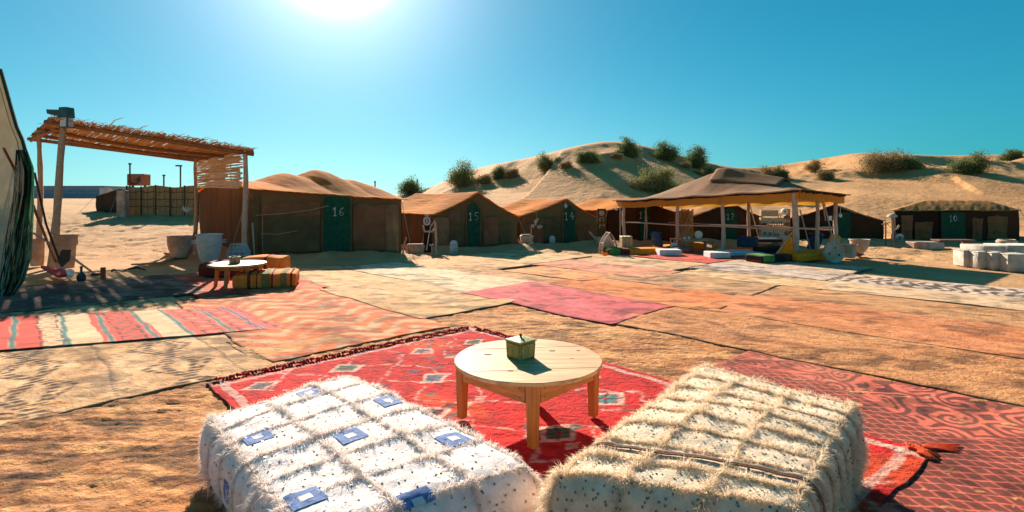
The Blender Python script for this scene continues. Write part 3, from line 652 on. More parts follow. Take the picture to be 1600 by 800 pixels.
rl = thing('pouf', 'white tufted floor pouf with blue diamonds and sequins, left of the two front poufs', 'pouf', (-.9, 2.7, 0), 'two big fringed poufs in front')
pfl.body(hw, rl)
MOT = [pix_uv(pfl, px, py, .375) for px, py in ((482, 613), (606, 625), (402, 681), (549, 682), (709, 685), (478, 770), (655, 772))]
dress(pfl, rl, [pfl.Lu*x for x in (.03, .36, .68, .97)], [pfl.Lv*x for x in (.02, .19, .345, .51, .68, .84, .98)], fw, 420, 5, 1800, .042, MOT, 9)
for cu, cv in MOT: motif(pfl, rl, cu, cv, .066)
for a_, f_ in ((.32, 'left'), (.95, 'left')): motif(pfl, rl, a_, .13, .055, f_)
L2, B2, R2, F2 = (.125, 2.11), (1.27, 3.57), (1.86, 2.84), (1.02, 1.87)
pfr = Pouf(L=L2, B=B2, Rt=R2, Fr=F2, H=.40, seed=9, r=.08)
rr2 = thing('pouf', 'cream shaggy sequinned floor pouf with a red-brown braid, right of the two front poufs', 'pouf', (1.05, 2.6, 0), 'two big fringed poufs in front')
pfr.body(hc, rr2)
dress(pfr, rr2, [pfr.Lu*x for x in (.03, .13, .24, .36, .48, .60, .72, .85, .98)], [pfr.Lv*x for x in (.03, .36, .68, .97)], fcr, 800, 8, 1900, .043, (), 7)
# two-colour braid running across the right pouf
for kk, (mt_, off) in enumerate((((.34, .09, .06), 0), ((.62, .50, .36), .010), ((.28, .17, .10), -.009))):
    p = pfr.line('u', pfr.Lu*.185+off, .02); p[:, 2] = np.clip(p[:, 2], 0, pfr.H); Vw = pfr.map(p)+pfr.nrm(p)*.012
    b = MB(); b.tube([Vector(v) for v in Vw], .0045, 6); b.build('braid', material('braid_%d' % kk, mt_, bump=.5, scale=60), rr2, True)
# ---------------------------------------------------------------- round wooden table
def woodmat(name, c1, c2, st=(1, 14, 14), sc=2.2, rough=.55):
    return material(name, c1, c2, scale=sc, stretch=st, bump=.25, bscale=sc*3, dist=.004, rough=rough, mixlo=.35, mixhi=.7, detail=8)
topw = woodmat('pale_plank', (.74, .46, .21), (.42, .20, .07), (.7, 9, 9), 3.0); legw = woodmat('amber_wood', (.56, .235, .045), (.36, .13, .025), (14, 14, 1.5), rough=.45)
aprw = woodmat('amber_board', (.60, .27, .06), (.36, .14, .03), (3, 3, 16), rough=.45); knotm = material('knot', (.16, .07, .025), scale=30, bump=.3); nailm = material('nail', (.10, .08, .07), rough=.4, metal=.8, bump=0)
def disc_planks(root, cx, cy, z, r, n, th, ang, mat, gap=.002):
    e = Vector((math.cos(ang), math.sin(ang), 0)); f = Vector((-math.sin(ang), math.cos(ang), 0)); w_ = 2*r/n
    for i in range(n):
        y0 = -r+i*w_+gap/2; y1 = y0+w_-gap; pts = []
        ys = np.linspace(y0, y1, 12)
        for y in ys: pts.append((math.sqrt(max(r*r-y*y, 1e-5)), y))
        for y in ys[::-1]: pts.append((-math.sqrt(max(r*r-y*y, 1e-5)), y))
        dz = [0, .0012, -.001, .0007, -.0008][i % 5]
        b = MB(); o = Vector((cx, cy, z+dz)); ins = .004
        n_ = len(pts); sc_ = 1-ins/r
        vs = [o+e*x+f*y for x, y in pts]+[o+e*x+f*y+Vector((0, 0, th-ins)) for x, y in pts]+[o+e*x*sc_+f*(y*sc_ if abs(y) > r*.9 else y)+Vector((0, 0, th)) for x, y in pts]
        fs = [tuple(range(n_-1, -1, -1)), tuple(range(2*n_, 3*n_))]+[(j, (j+1) % n_, n_+(j+1) % n_, n_+j) for j in range(n_)]+[(n_+j, n_+(j+1) % n_, 2*n_+(j+1) % n_, 2*n_+j) for j in range(n_)]
        b.add(vs, fs); b.build('plank', mat, root)
TX, TY, TH_ = .11, 3.66, .46
tb = thing('round_table', 'round pale plank table with amber legs standing on the vivid red rug', 'table', (TX, TY, .05))
disc_planks(tb, TX, TY, TH_-.024, .505, 4, .024, R(6), topw)
la = R(92); pts4 = []
for k in range(4):
    a = la+k*math.pi/2; c = Vector((TX+.452*math.cos(a), TY+.452*math.sin(a), 0)); pts4.append(c)
    b = MB(); b.box((c.x, c.y, .055+(TH_-.08)/2), (.068, .068, TH_-.08), rz=a+math.pi/4, bev=.004)
    m_ = b.build('leg', legw, tb)
    for v in m_.data.vertices:      # taper towards the foot
        t = (TH_-.05-(v.co.z+.05))/.4; cc = c-Vector((TX, TY, 0)); v.co.x += (cc.x-v.co.x)*t*.28; v.co.y += (cc.y-v.co.y)*t*.28
for k in range(4):
    p0, p1 = pts4[k], pts4[(k+1) % 4]; d = (p1-p0); ang = math.atan2(d.y, d.x); mid = (p0+p1)/2; nn = Vector((d.y, -d.x, 0)).normalized()
    b = MB(); b.box((mid.x+nn.x*.018, mid.y+nn.y*.018, TH_-.027-.058), (d.length-.078, .026, .116), rz=ang, bev=.002); ap = b.build('apron_board', aprw, tb)
    for t_ in (.12, .88):
        for dz in (.03, .085):
            c = p0+d*t_+nn*.032; nb = MB(); nb.tube([Vector((c.x, c.y, TH_-.03-dz)), Vector((c.x, c.y, TH_-.03-dz))+nn*.0025], .004, 6); nb.build('nail', nailm, ap)
for kx, ky, kr in ((-.28, .08, .014), (.05, .33, .012), (-.12, -.28, .010), (.30, -.02, .009), (.18, .17, .011), (-.35, -.12, .006), (.37, .18, .007)):
    b = MB(); b.lathe((TX+kx, TY+ky, TH_-.002), [(kr, 0), (kr*.9, .0032)], 10, sx=2.2, sy=.8); b.build('knot', knotm, tb)
# ---------------------------------------------------------------- lidded box on the table
gb = material('painted_box', (.30, .30, .07), (.17, .19, .04), scale=22, bump=.4, bscale=80, rough=.5, c3=(.42, .38, .16), c3t=.62); gdk = material('painted_box_line', (.06, .08, .02), bump=0); gyl = material('painted_box_scroll', (.58, .52, .22), bump=0)
bx0 = Vector((.060, 3.665, TH_)); ba = R(42)
box = thing('lidded_box', 'small olive green lidded box with painted scrolls on the round table', 'box', bx0)
b = MB(); b.box(bx0+Vector((0, 0, .058)), (.138, .138, .116), ba, top=1.06, bev=.003); bd_ = b.build('box_body', gb, box)
b = MB(); b.box(bx0+Vector((0, 0, .1235)), (.158, .158, .012), ba, bev=.002); lid = b.build('lid', gb, box)
b = MB(); ux = Vector((math.cos(ba), math.sin(ba), 0)); uy = Vector((-math.sin(ba), math.cos(ba), 0)); h_ = .074
vs = [bx0+ux*sx*h_+uy*sy*h_+Vector((0, 0, .1297)) for sx, sy in ((-1, -1), (1, -1), (1, 1), (-1, 1))]+[bx0+ux*sx*.012+uy*sy*.012+Vector((0, 0, .140)) for sx, sy in ((-1, -1), (1, -1), (1, 1), (-1, 1))]
b.add(vs, [(3, 2, 1, 0), (4, 5, 6, 7), (0, 1, 5, 4), (1, 2, 6, 5), (2, 3, 7, 6), (3, 0, 4, 7)]); b.build('lid_top', gb, lid)
b = MB(); b.lathe(bx0+Vector((0, 0, .139)), [(.010, 0), (.006, .006), (.010, .014), (.011, .020), (.006, .026)], 12); b.build('knob', gdk, lid, True)
for nrm_, tx in ((-uy, ux), (-ux, -uy)):
    b = MB(); c = bx0+nrm_*.0715
    def pt(x, z): return c+tx*x+Vector((0, 0, z))+nrm_*(.001+.0035*z/.116)
    for s_ in (-1, 1):
        b.tube([pt(.030*s_, .088), pt(.012*s_, .075), pt(.022*s_, .058), pt(.012*s_, .042), pt(.030*s_, .028)], .0017, 4)
        b.tube([pt(.0, .095), pt(.014*s_, .06), pt(0, .022)], .0017, 4)
        b.tube([pt(.052*s_, .10), pt(.044*s_, .085), pt(.052*s_, .07), pt(.046*s_, .05)], .0015, 4)
    b.build('painted_scroll', gyl, box)
    b = MB()
    for (x0, z0, x1, z1) in ((-.061, .010, .061, .010), (-.064, .108, .064, .108), (-.061, .010, -.064, .108), (.061, .010, .064, .108)): b.tube([pt(x0, z0), pt(x1, z1)], .0018, 4)
    b.build('painted_border', gdk, box)
# ---------------------------------------------------------------- tents
def cloth(name, c1, c2, **k):
    d = dict(scale=1.6, bump=.5, bscale=30, dist=.012, rough=.95, weave=9, mixlo=.3, mixhi=.7); d.update(k); return material(name, c1, c2, **d)
roofm = cloth('orange_roof_cloth', (.95, .40, .07), (.86, .30, .045), transl=.42, tcol=(.95, .36, .06), weave=6, stretch=(1, 2.2, 1), c3=(.44, .15, .035), c3t=.60)
roofd = cloth('brown_roof_cloth', (.56, .25, .07), (.40, .16, .04), transl=.15, weave=6, c3=(.16, .07, .03), c3t=.58)
wallg = cloth('olive_brown_wall_cloth', (.30, .125, .050), (.13, .055, .024), c3=(.15, .11, .045), c3t=.52, scale=1.4, stretch=(1.6, 1.6, .5))
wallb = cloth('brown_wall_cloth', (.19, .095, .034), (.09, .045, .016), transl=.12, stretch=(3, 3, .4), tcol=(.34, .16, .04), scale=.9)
wallk = cloth('black_brown_wall_cloth', (.036, .016, .009), (.016, .009, .006), c3=(.09, .036, .013), c3t=.6, scale=.8)
doorg = material('green_door_mat', (.020, .15, .085), (.010, .085, .050), scale=12, bump=1.0, bscale=30, dist=.02, rough=.8, weave=16)
doord = material('dark_green_door_cloth', (.020, .085, .045), (.012, .050, .028), scale=8, bump=.5, rough=.9, weave=14)
patchm = material('faded_patch', (.20, .11, .07), (.14, .08, .05), scale=9, rough=.95)
white_p = material('white_chalk_paint', (.82, .80, .74), (.62, .6, .55), scale=40, bump=0, rough=.9)
ropem = material('rope', (.46, .36, .24), (.30, .22, .14), scale=40, bump=.5, rough=.9)
polem = material('weathered_pole', (.46, .33, .23), (.30, .20, .13), scale=7, stretch=(6, 6, 1), bump=.5, bscale=30, rough=.8)
STROKES = {'0': [[(.5, 1), (.15, .8), (.1, .35), (.4, 0), (.8, .2), (.9, .7), (.5, 1)]],
           '1': [[(.15, .72), (.55, 1), (.5, 0)], [(.25, 0), (.8, .02)]],
           '2': [[(.1, .8), (.4, 1), (.8, .8), (.6, .45), (.1, .02), (.9, .05)]],
           '3': [[(.15, .95), (.8, .95), (.45, .58), (.85, .35), (.5, 0), (.1, .1)]],
           '4': [[(.6, 1), (.1, .4), (.95, .42)], [(.7, .65), (.66, 0)]],
           '5': [[(.9, 1), (.3, .96), (.2, .58), (.7, .55), (.85, .25), (.5, 0), (.1, .08)]],
           '6': [[(.85, .95), (.35, .75), (.1, .3), (.4, 0), (.8, .15), (.7, .45), (.25, .4)]]}
def number(txt, o, ux, uz, un, h, parent, gap=.75, r=.013):
    b = MB(); o = Vector(o)
    tot = len(txt)*h*gap; x0 = -tot/2
    for ch in txt:
        for st in STROKES[ch]:
            pts = [o+ux*(x0+a*h*.6)+uz*(c*h-h/2)+un*.006 for a, c in st]
            b.tube(pts, r*1.0, 6, flat=.45)
        x0 += h*gap
    return b.build('number', white_p, parent)
def sheet(name, fn, nu, nv, mat, parent, flip=False, th_=0, cols=None):
    s, t = np.meshgrid(np.linspace(0, 1, nu), np.linspace(0, 1, nv), indexing='ij')
    V = fn(s.ravel(), t.ravel()); f = gridfaces(nu, nv)
    if flip: f = f[:, ::-1]
    if th_:
        n = len(V); V2 = V-np.array(th_); ring = np.concatenate([np.arange(nu)*nv, (nu-1)*nv+np.arange(1, nv), np.arange(nu-2, -1, -1)*nv+nv-1, np.arange(nv-2, 0, -1)])
        nx = np.roll(ring, -1); f = [f, f[:, ::-1]+n, np.stack([ring, nx, nx+n, ring+n], 1)[:, ::-1] if not flip else np.stack([ring, nx, nx+n, ring+n], 1)]
        V = np.vstack([V, V2])
    return mesh_np(name, V, f, mat, parent)
def tent(name, label, FL, FR, BR, BL, zf, wm, sm, rm, door=None, num=None, numpos=None, over=.10, doorm=None, seams=True, numh=.24, patches=()):
    FL, FR, BR, BL = [np.array(p, float) for p in (FL, FR, BR, BL)]
    ctr = (FL+FR+BR+BL)/4; root = thing(name, label, 'tent', (ctr[0], ctr[1], hz1(ctr[0], ctr[1])), 'goat hair tents of the camp')
    sd = len(name)+FL[0]*3
    def foot(s, t):
        s = np.asarray(s)[..., None]; t = np.asarray(t)[..., None]
        return FL*(1-s)*(1-t)+FR*s*(1-t)+BR*s*t+BL*(1-s)*t
    def wall(s0, t0, s1, t1, bulge, n1, nm, m):
        def fn(a, b):
            s = s0+(s1-s0)*a; t = t0+(t1-t0)*a; xy = foot(s, t); zt = zf(s, t)-.015
            p0, p1 = foot(s0, t0), foot(s1, t1); d = p1-p0; nn = np.array([d[1], -d[0]])/np.linalg.norm(d)
            bl = bulge*(np.sin(np.pi*b)*.6+.35*fbm(a*7+sd, b*1.2, 3)+.25*np.abs(fbm(a*22+sd, b*.8+3, 2)))
            g = Hgt(xy[:, 0], xy[:, 1])-.05
            return np.stack([xy[:, 0]+nn[0]*bl, xy[:, 1]+nn[1]*bl, g+(zt-g)*b], 1)
        L_ = np.linalg.norm(foot(s1, t1)-foot(s0, t0))
        return sheet(nm, fn, max(24, int(L_*14)), 22, m, root)
    fw_ = wall(0, 0, 1, 0, .05, 0, 'front_wall', wm)
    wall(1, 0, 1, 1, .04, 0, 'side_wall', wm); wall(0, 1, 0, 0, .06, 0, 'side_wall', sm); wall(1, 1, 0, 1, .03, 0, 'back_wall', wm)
    def rf(a, b):
        s = -over/4+(1+over/2)*a; t = -over/4+(1+over/2)*b; xy = foot(s, t)
        z = zf(np.clip(s, 0, 1), np.clip(t, 0, 1))-.10*np.maximum(0, -np.minimum(np.minimum(s, t), np.minimum(1-s, 1-t)))*8*over
        z = z+.020*np.abs(fbm(a*13+sd+b*3, b*2.2, 3))+.012*fbm(a*30, b*9+sd, 2)
        e = np.minimum(np.minimum(a, 1-a), np.minimum(b, 1-b)); z = z-.015*(1-sstep(0, .03, e))*(1+fbm(a*30, b*30, 2))
        return np.stack([xy[:, 0], xy[:, 1], z], 1)
    sheet('roof', rf, 90, 70, rm, root, th_=(0, 0, .02))
    fx = (FR-FL); Lf = np.linalg.norm(fx); ux = Vector((fx[0]/Lf, fx[1]/Lf, 0)); un = Vector((ux.y, -ux.x, 0)); uz = Vector((0, 0, 1))
    def zfr(s): return float(zf(np.array([s]), np.array([0.]))[0])
    if door:
        s0, s1, top, arch = door; n = 14
        p0 = foot(np.array(s0), np.array(0)); p1 = foot(np.array(s1), np.array(0)); g = min(hz1(*p0), hz1(*p1))-.03
        w_ = (s1-s0)*Lf; poly = [(0, 0), (w_, 0)]
        if arch == 'round':
            for k in range(n+1):
                a = math.pi*k/n; x_ = w_/2+w_/2*math.copysign(abs(math.cos(a))**.45, math.cos(a)); poly.append((x_, top-g-.10+.10*math.sin(a)**.6 if math.sin(a) > 0 else top-g-.10))
        elif arch == 'peak': poly += [(w_*1.0, top-g-.28), (w_*.55, top-g), (0.0, top-g-.22)]
        else: poly += [(w_, top-g-.02), (0, top-g)]
        dr = MB(); dr.prism(poly, Vector((p0[0], p0[1], g))+un*.085, ux, uz, -un, .045); dd = dr.build('door', doorm or doord, root)
        fr_ = MB(); 
        pts = [Vector((p0[0], p0[1], g))+un*.075+ux*a+uz*b for a, b in poly[1:]+poly[:1]]
        fr_.tube(pts, .022, 6, cap=True); fr_.build('door_hem', wm, dd, True)
        if arch == 'round':      # plaited cane strips of the mat
            z = .05; bb = MB()
            while z < top-g-.06:
                bb.box(Vector((p0[0], p0[1], g+z))+un*.092+ux*w_/2, (w_*.94, .012, .030), math.atan2(ux.y, ux.x)); z += .052
            st = bb.build('cane_strip', doorg, dd); st['kind'] = 'stuff'
        if num:
            a, b = numpos; number(num, Vector((p0[0], p0[1], 0))+ux*w_*a+uz*b+un*.105, ux, uz, un, numh, dd)
    if seams:
        bb = MB()
        for k in range(1, 5):
            z = .33*k
            segs = [i/16 for i in range(17)]
            run = []
            for s in segs:
                ok = zfr(s) > z+.08 and not (door and door[0]-.02 < s < door[1]+.02)
                p = foot(np.array(s), np.array(0.)); gg = hz1(*p)
                if ok: run.append(Vector((p[0], p[1], gg+z+.03*math.sin(s*9+k)))+un*(.035+.03*math.sin(math.pi*min(1, z/zfr(s)))))
                if not ok or s == segs[-1]:
                    if len(run) > 2: bb = MB(); bb.tube(run, .006, 4); bb.build('seam', wm, root)
                    run = []
    for (s, z, w_, h_) in patches:
        p = foot(np.array(s), np.array(0.)); b = MB(); b.box(Vector((p[0], p[1], z))+un*.085, (w_, .012, h_), math.atan2(ux.y, ux.x)); b.build('patch', patchm, root)
    # guy ropes and pegs at the two front corners
    for s, sg in ((0, -1), (1, 1)):
        p = foot(np.array(s), np.array(0.)); z = zfr(s); b = MB(); e = Vector((p[0], p[1], 0))+ux*sg*.35+un*.55
        e.z = hz1(e.x, e.y); b.tube([Vector((p[0], p[1], z))+un*.03, e], .008, 5); b.build('guy_rope', ropem, root)
    return root, foot, ux, un
def tri(s, c): return np.where(s < c, s/c, (1-s)/(1-c))
def z16(s, t):
    e = 1.86-.29*s; k = np.sin(np.pi*np.clip(t, 0, 1))
    z = e+(.20+.10*(1-s))*k
    for s0, h, r in ((.18, .14, .30), (.46, .56, .28), (.70, .80, .30), (.92, .50, .22)):
        d = np.hypot((s-s0)/r, (t-.56)/.56); cone = np.clip(1-d, 0, 1); cone = .45*cone+.55*(.5-.5*np.cos(np.pi*cone))
        z = np.maximum(z, e+.22*k+h*cone**.85*.75)+.06*h*cone
    return z+.02*np.abs(fbm(s*14, t*2.5, 3))*k
t16t = tent('tent', 'largest brown tent with three orange roof humps and the number 16 on its green door', (-7.2, 14.6), (-3.15, 15.1), (-6.9, 19.6), (-11.1, 18.9), z16, wallg, wallb, roofm, (.475, .665, 1.66, 'round'), '16', (.58, 1.22), doorm=doorg, numh=.24)
# wooden poles that lift the roof cloth, seen as humps; rope along the front of tent 16
t16 = t16t[0]
b = MB(); b.tube([Vector((-7.0, 14.53, 1.12)), Vector((-6.3, 14.60, 1.17)), Vector((-5.6, 14.70, 1.26)), Vector((-5.1, 14.75, 1.38))], .012, 5); b.build('rope', ropem, t16)
b = MB(); b.tube([Vector((-6.85, 14.50, .62)), Vector((-6.4, 14.56, .60)), Vector((-5.9, 14.63, .70))], .010, 5); b.build('rope', ropem, t16)
b = MB(); b.tube([Vector((-6.82, 14.52, 1.1)), Vector((-6.8, 14.5, .05))], .008, 5); b.build('rope', ropem, t16)
def gable(el, ap, er, back=0, ridge=.0, c=.56, sag=.05):
    def f(s, t):
        pk = np.where(s < c, el+(ap-el)*(s/c), er+(ap-er)*((1-s)/(1-c)))
        k = np.where(s < c, s/c, (1-s)/(1-c))
        return pk-sag*np.sin(np.pi*k)+.03*np.sin(t*np.pi*3)*np.sin(np.pi*k)+.06*fbm(s*4+ap*9, t*3, 2)*k*(np.clip(t*6, 0, 1))+ridge*t
    return f
def dv(p, d): return (p[0]+d[0], p[1]+d[1])
def gt(label, L, Rr, d, zf, **k): return tent('tent', label, L, Rr, dv(Rr, d), dv(L, d), zf, **k)
panA = cloth('red_brown_panel_cloth', (.26, .12, .06), (.15, .07, .035), scale=2.4); panB = cloth('green_brown_panel_cloth', (.15, .115, .05), (.08, .06, .028), scale=2.4); panC = cloth('dusty_panel_cloth', (.30, .19, .10), (.18, .11, .06), scale=2.4)
def panel(tt, s0, s1, z0, z1, mat, off=.05, zb=None):
    root, foot, ux, un = tt
    def fn(a, b):
        s = s0+(s1-s0)*a; xy = foot(s, 0*s); k = off+.05*np.sin(np.pi*np.clip((z0+(z1-z0)*b)/1.8, 0, 1))*.8+.014*np.sin(a*9+b*5)+.010*fbm(a*8, b*6+s0*9, 3); g = Hgt(xy[:, 0], xy[:, 1])
        e = .02*fbm(a*5+s1, b*0, 2)*(b > .97)-.03*np.sin(np.pi*a)*(b < .03)
        return np.stack([xy[:, 0]+un.x*k, xy[:, 1]+un.y*k, g+z0+(z1-z0)*b+e], 1)
    return sheet('wall_panel', fn, 40, 16, mat, root, th_=(un.x*.012, un.y*.012, 0))
panel(t16t, .07, .46, .04, 1.05, panB, .045); panel(t16t, .08, .465, 1.05, 1.42, panA, .03); panel(t16t, .675, .90, .04, 1.38, panA, .035); panel(t16t, .90, .985, .05, 1.40, panC, .03); panel(t16t, .0, .065, .02, 1.70, panB, .03)
t15 = gt('gabled brown tent with orange roof and the number 15 on its green door', (-2.55, 16.9), (.17, 17.2), (-2.7, 4.0), gable(1.10, 1.80, 1.02, c=.53), wm=wallg, sm=wallb, rm=roofm, door=(.40, .57, 1.52, 'peak'), num='15', numpos=(.52, 1.02), numh=.25, patches=((.26, 1.05, .36, .32),))
panel(t15, .02, .20, .05, .95, panC, .03); panel(t15, .20, .38, .06, .78, panB, .035); panel(t15, .60, .78, .05, .95, panA, .035); panel(t15, .79, .93, .05, .70, panB, .03)
t14 = gt('small gabled tent with orange roof and the number 14 on its dark green door', (.27, 18.6), (3.0, 18.7), (-1.5, 2.4), gable(1.0, 1.60, .92, c=.60), wm=wallg, sm=wallb, rm=roofm, door=(.55, .72, 1.38, 'peak'), num='14', numpos=(.52, .98), numh=.27)
panel(t14, .05, .30, .05, .75, panA, .035); panel(t14, .32, .53, .06, .95, panB, .03); panel(t14, .74, .92, .05, .70, panA, .03)
t13 = gt('dark tent marked 13 just left of the open pavilion, half hidden by its left posts', (3.45, 19.2), (5.95, 19.3), (-1.4, 2.6), gable(1.18, 1.62, 1.10, c=.52), wm=wallk, sm=wallb, rm=roofm, door=(.46, .62, 1.28, 'flat'), num='13', numpos=(.35, 1.0), numh=.24)
t12 = gt('gabled dark tent marked 12, seen between the middle posts of the pavilion', (6.45, 19.5), (9.35, 19.5), (-1.0, 2.8), gable(.93, 1.50, .86, c=.52), wm=wallk, sm=wallk, rm=roofd, door=(.42, .62, 1.30, 'peak'), num='12', numpos=(.55, .94), numh=.22)
t11 = gt('dark gabled tent without a visible number, behind the right end of the pavilion', (10.15, 19.8), (13.9, 19.9), (1.3, 2.4), gable(.84, 1.38, .78, c=.50), wm=wallk, sm=wallk, rm=roofd, door=(.50, .66, 1.1, 'flat'))
def z10(s, t):
    e = 1.17; k = np.clip(np.sin(np.pi*np.clip(t, 0, 1))*1.3, 0, 1); r_ = np.clip(np.minimum(s/.24, (1-s)/.26), 0, 1); rd = 1.52
    return e+(rd-e)*np.minimum(k, r_)+.004*np.sin(s*17)*k
tt10 = tent('tent', 'long black tent with flat-topped brown roof, marked 10, at the far right', (14.1, 19.6), (18.7, 19.6), (21.7, 22.9), (16.55, 22.9), z10, wallk, wallk, roofd, (.36, .56, 1.10, 'flat'), '10', (.48, .86), over=.08, numh=.22)
panel(tt10, .05, .14, .05, .95, panA, .02); panel(tt10, .16, .30, .05, .70, wallg, .02); panel(tt10, .62, .70, .05, .9, panA, .02); panel(tt10, .74, .90, .10, .95, wallg, .02)
# ---------------------------------------------------------------- open pavilion
pavr = cloth('pavilion_dark_wool', (.28, .13, .058), (.18, .080, .036), weave=7, scale=2.2, c3=(.38, .22, .12), c3t=.6)
pavv = cloth('pavilion_yellow_lining', (.80, .38, .07), (.70, .30, .05), transl=.5, tcol=(.90, .42, .06), weave=12, scale=3)
blackm = material('black_wool_trim', (.020, .015, .013), (.035, .024, .018), scale=20, bump=.6)
A_, B__, C_, D_ = [np.array(p) for p in ((3.72, 18.2), (7.2, 13.5), (9.0, 14.65), (5.5, 19.5))]
EZ = {'A': 1.56, 'B': 1.83, 'C': 1.72, 'D': 1.55}
pav = thing('pavilion', 'open sided pavilion with dark wool roof and yellow lining on peeled wooden posts', 'pavilion', (6.4, 16.4, 0))
def pf_(s, t):
    s = np.asarray(s)[..., None]; t = np.asarray(t)[..., None]; return A_*(1-s)*(1-t)+B__*s*(1-t)+C_*s*t+D_*(1-s)*t
def pz(s, t):
    e = (EZ['A']*(1-s)+EZ['B']*s)*(1-t)+(EZ['D']*(1-s)+EZ['C']*s)*t
    rd = np.interp(s, [0, .1, .52, .56, .78, .84, 1], [0, .14, .80, .80, .46, .36, 0]); k = 1-np.abs(2*t-1)
    z = e+rd*k**1.25
    z = z-.035*np.abs(np.sin(s*np.pi*4))*(1-k)*1.0
    return z
def pr(a, b, dz=0, ov=.07):
    s = -ov*.6+(1+ov*1.2)*a; t = -ov+(1+2*ov)*b; xy = pf_(s, t); z = pz(np.clip(s, 0, 1), np.clip(t, 0, 1))-.5*np.maximum(0, -np.minimum(np.minimum(s, t), np.minimum(1-s, 1-t)))
    z = z+.012*fbm(a*18, b*8, 3)+dz; return np.stack([xy[:, 0], xy[:, 1], z], 1)
sheet('roof', lambda a, b: pr(a, b), 120, 60, pavr, pav, th_=(0, 0, .018))
sheet('lining', lambda a, b: pr(a, b, -.05, .05), 60, 30, pavv, pav, flip=False)
# raised ridge flap
def flap(a, b):
    s = .50+.36*a; t = .5+(b-.5)*.42; xy = pf_(s, t); z = pz(s, t)+.05+.05*(1-np.abs(2*b-1))-.03*np.sin(a*np.pi); return np.stack([xy[:, 0], xy[:, 1], z], 1)
sheet('ridge_flap', flap, 30, 14, pavr, pav, th_=(0, 0, .015))
def edge(s0, t0, s1, t1, h, nm, mat, dz, off, wob=.03, n=60):
    def fn(a, b):
        s = s0+(s1-s0)*a; t = t0+(t1-t0)*a; xy = pf_(s, t); z = pz(np.clip(s, 0, 1), np.clip(t, 0, 1))+dz
        d = pf_(np.array(s1), np.array(t1))-pf_(np.array(s0), np.array(t0)); nn = np.array([d[1], -d[0]])/np.linalg.norm(d)
        k = off+.015*np.sin(a*50)*b
        return np.stack([xy[:, 0]+nn[0]*k, xy[:, 1]+nn[1]*k, z-b*(h+wob*fbm(a*14+s0*3, a*0, 3))], 1)
    sheet(nm, fn, n, 5, mat, pav, flip=True)
for q_ in ((-.02, -.02, 1.02, -.02), (1.02, -.02, 1.02, 1.02), (1.02, 1.02, -.02, 1.02), (-.02, 1.02, -.02, -.02)):
    edge(*q_, .20, 'valance', pavv, -.07, .02); edge(*q_, .07, 'trim', blackm, -.01, .05, .05)
def post(name, x, y, zt, parent, r=.045, lean=(0, 0), zb=0, mat=None, zbase=None):
    z0 = hz1(x, y) if zbase is None else zbase; b = MB(); n = 9; pts = []; rs_ = []
    for i in range(n):
        t = i/(n-1); pts.append((x+lean[0]*t+.015*math.sin(t*7+x*5), y+lean[1]*t+.012*math.cos(t*6+y), z0-.08+(zt-z0+.08)*t)); rs_.append(r*(1.15-.3*t)*(1+.10*math.sin(i*2.7+x)))
    b.tube(pts, rs_, 9); return b.build(name, mat or polem, parent, True)
paleP = material('peeled_pole', (.60, .42, .32), (.44, .28, .20), scale=7, stretch=(5, 5, 1), bump=.5, bscale=26, rough=.75)
def onpav(px, side):
    best = None
    for k in np.linspace(0, 1, 400):
        p = {'f': (k, 0.), 'r': (1., k), 'b': (k, 1.), 'l': (0., k)}[side]; xy = pf_(np.array(p[0]), np.array(p[1])); e = abs(800+F*xy[0]/xy[1]-px)
        if best is None or e < best[0]: best = (e, p, xy)
    return best
for px, side, r in ((975, 'f', .055), (1059, 'f', .05), (1130, 'f', .055), (1245, 'f', .075), (1277, 'r', .05), (1306, 'r', .055), (1020, 'b', .05), (1170, 'b', .05), (1010, 'l', .028)):
    e, p, xy = onpav(px, side); post('post', xy[0], xy[1], float(pz(np.array([p[0]]), np.array([p[1]]))[0])-.03, pav, r, mat=paleP)
for px0, px1, side, zr in ((975, 1245, 'f', .78), (1245, 1306, 'r', .80), (1020, 1300, 'b', .72)):
    a, b_ = onpav(px0, side), onpav(px1, side); bb = MB(); p0 = Vector((*a[2], zr)); p1 = Vector((*b_[2], zr)); bb.tube([p0+(p1-p0)*t+Vector((0, 0, .012*math.sin(t*12))) for t in np.linspace(0, 1, 9)], .022, 7); bb.build('rail', paleP, pav, True)
for (px, py, Y, qx, qy, Y2) in ((1250, 328, 14.6, 1268, 396, 14.2), (1172, 322, 17.0, 1186, 372, 16.6), (1288, 318, 14.2, 1302, 378, 13.9), (1284, 306, 14.6, 1290, 345, 14.5), (969, 316, 17.8, 969, 372, 17.8), (1010, 322, 18.4, 1006, 380, 18.2)):
    bb = MB(); bb.tube([P(px, py, Y), P(qx, qy, Y2)], .018, 6); bb.build('brace', paleP, pav, True)
# strings of charms hanging from the eave
for px, py, Y, l in ((963, 314, 18.2, .22), (1313, 304, 14.5, .52)):
    b = MB(); p = P(px, py, Y); b.tube([p, p-Vector((0, 0, l))], .006, 4); c = p-Vector((0, 0, l+.05)); b.lathe(c, [(.01, .06), (.035, .04), (.045, 0), (.03, -.05)][::-1], 8); b.build('hanging_charm', white_p, pav, True)
b = MB(); b.box(P(1297, 341, 14.3), (.11, .02, .12), .3); b.build('hanging_card', white_p, pav)
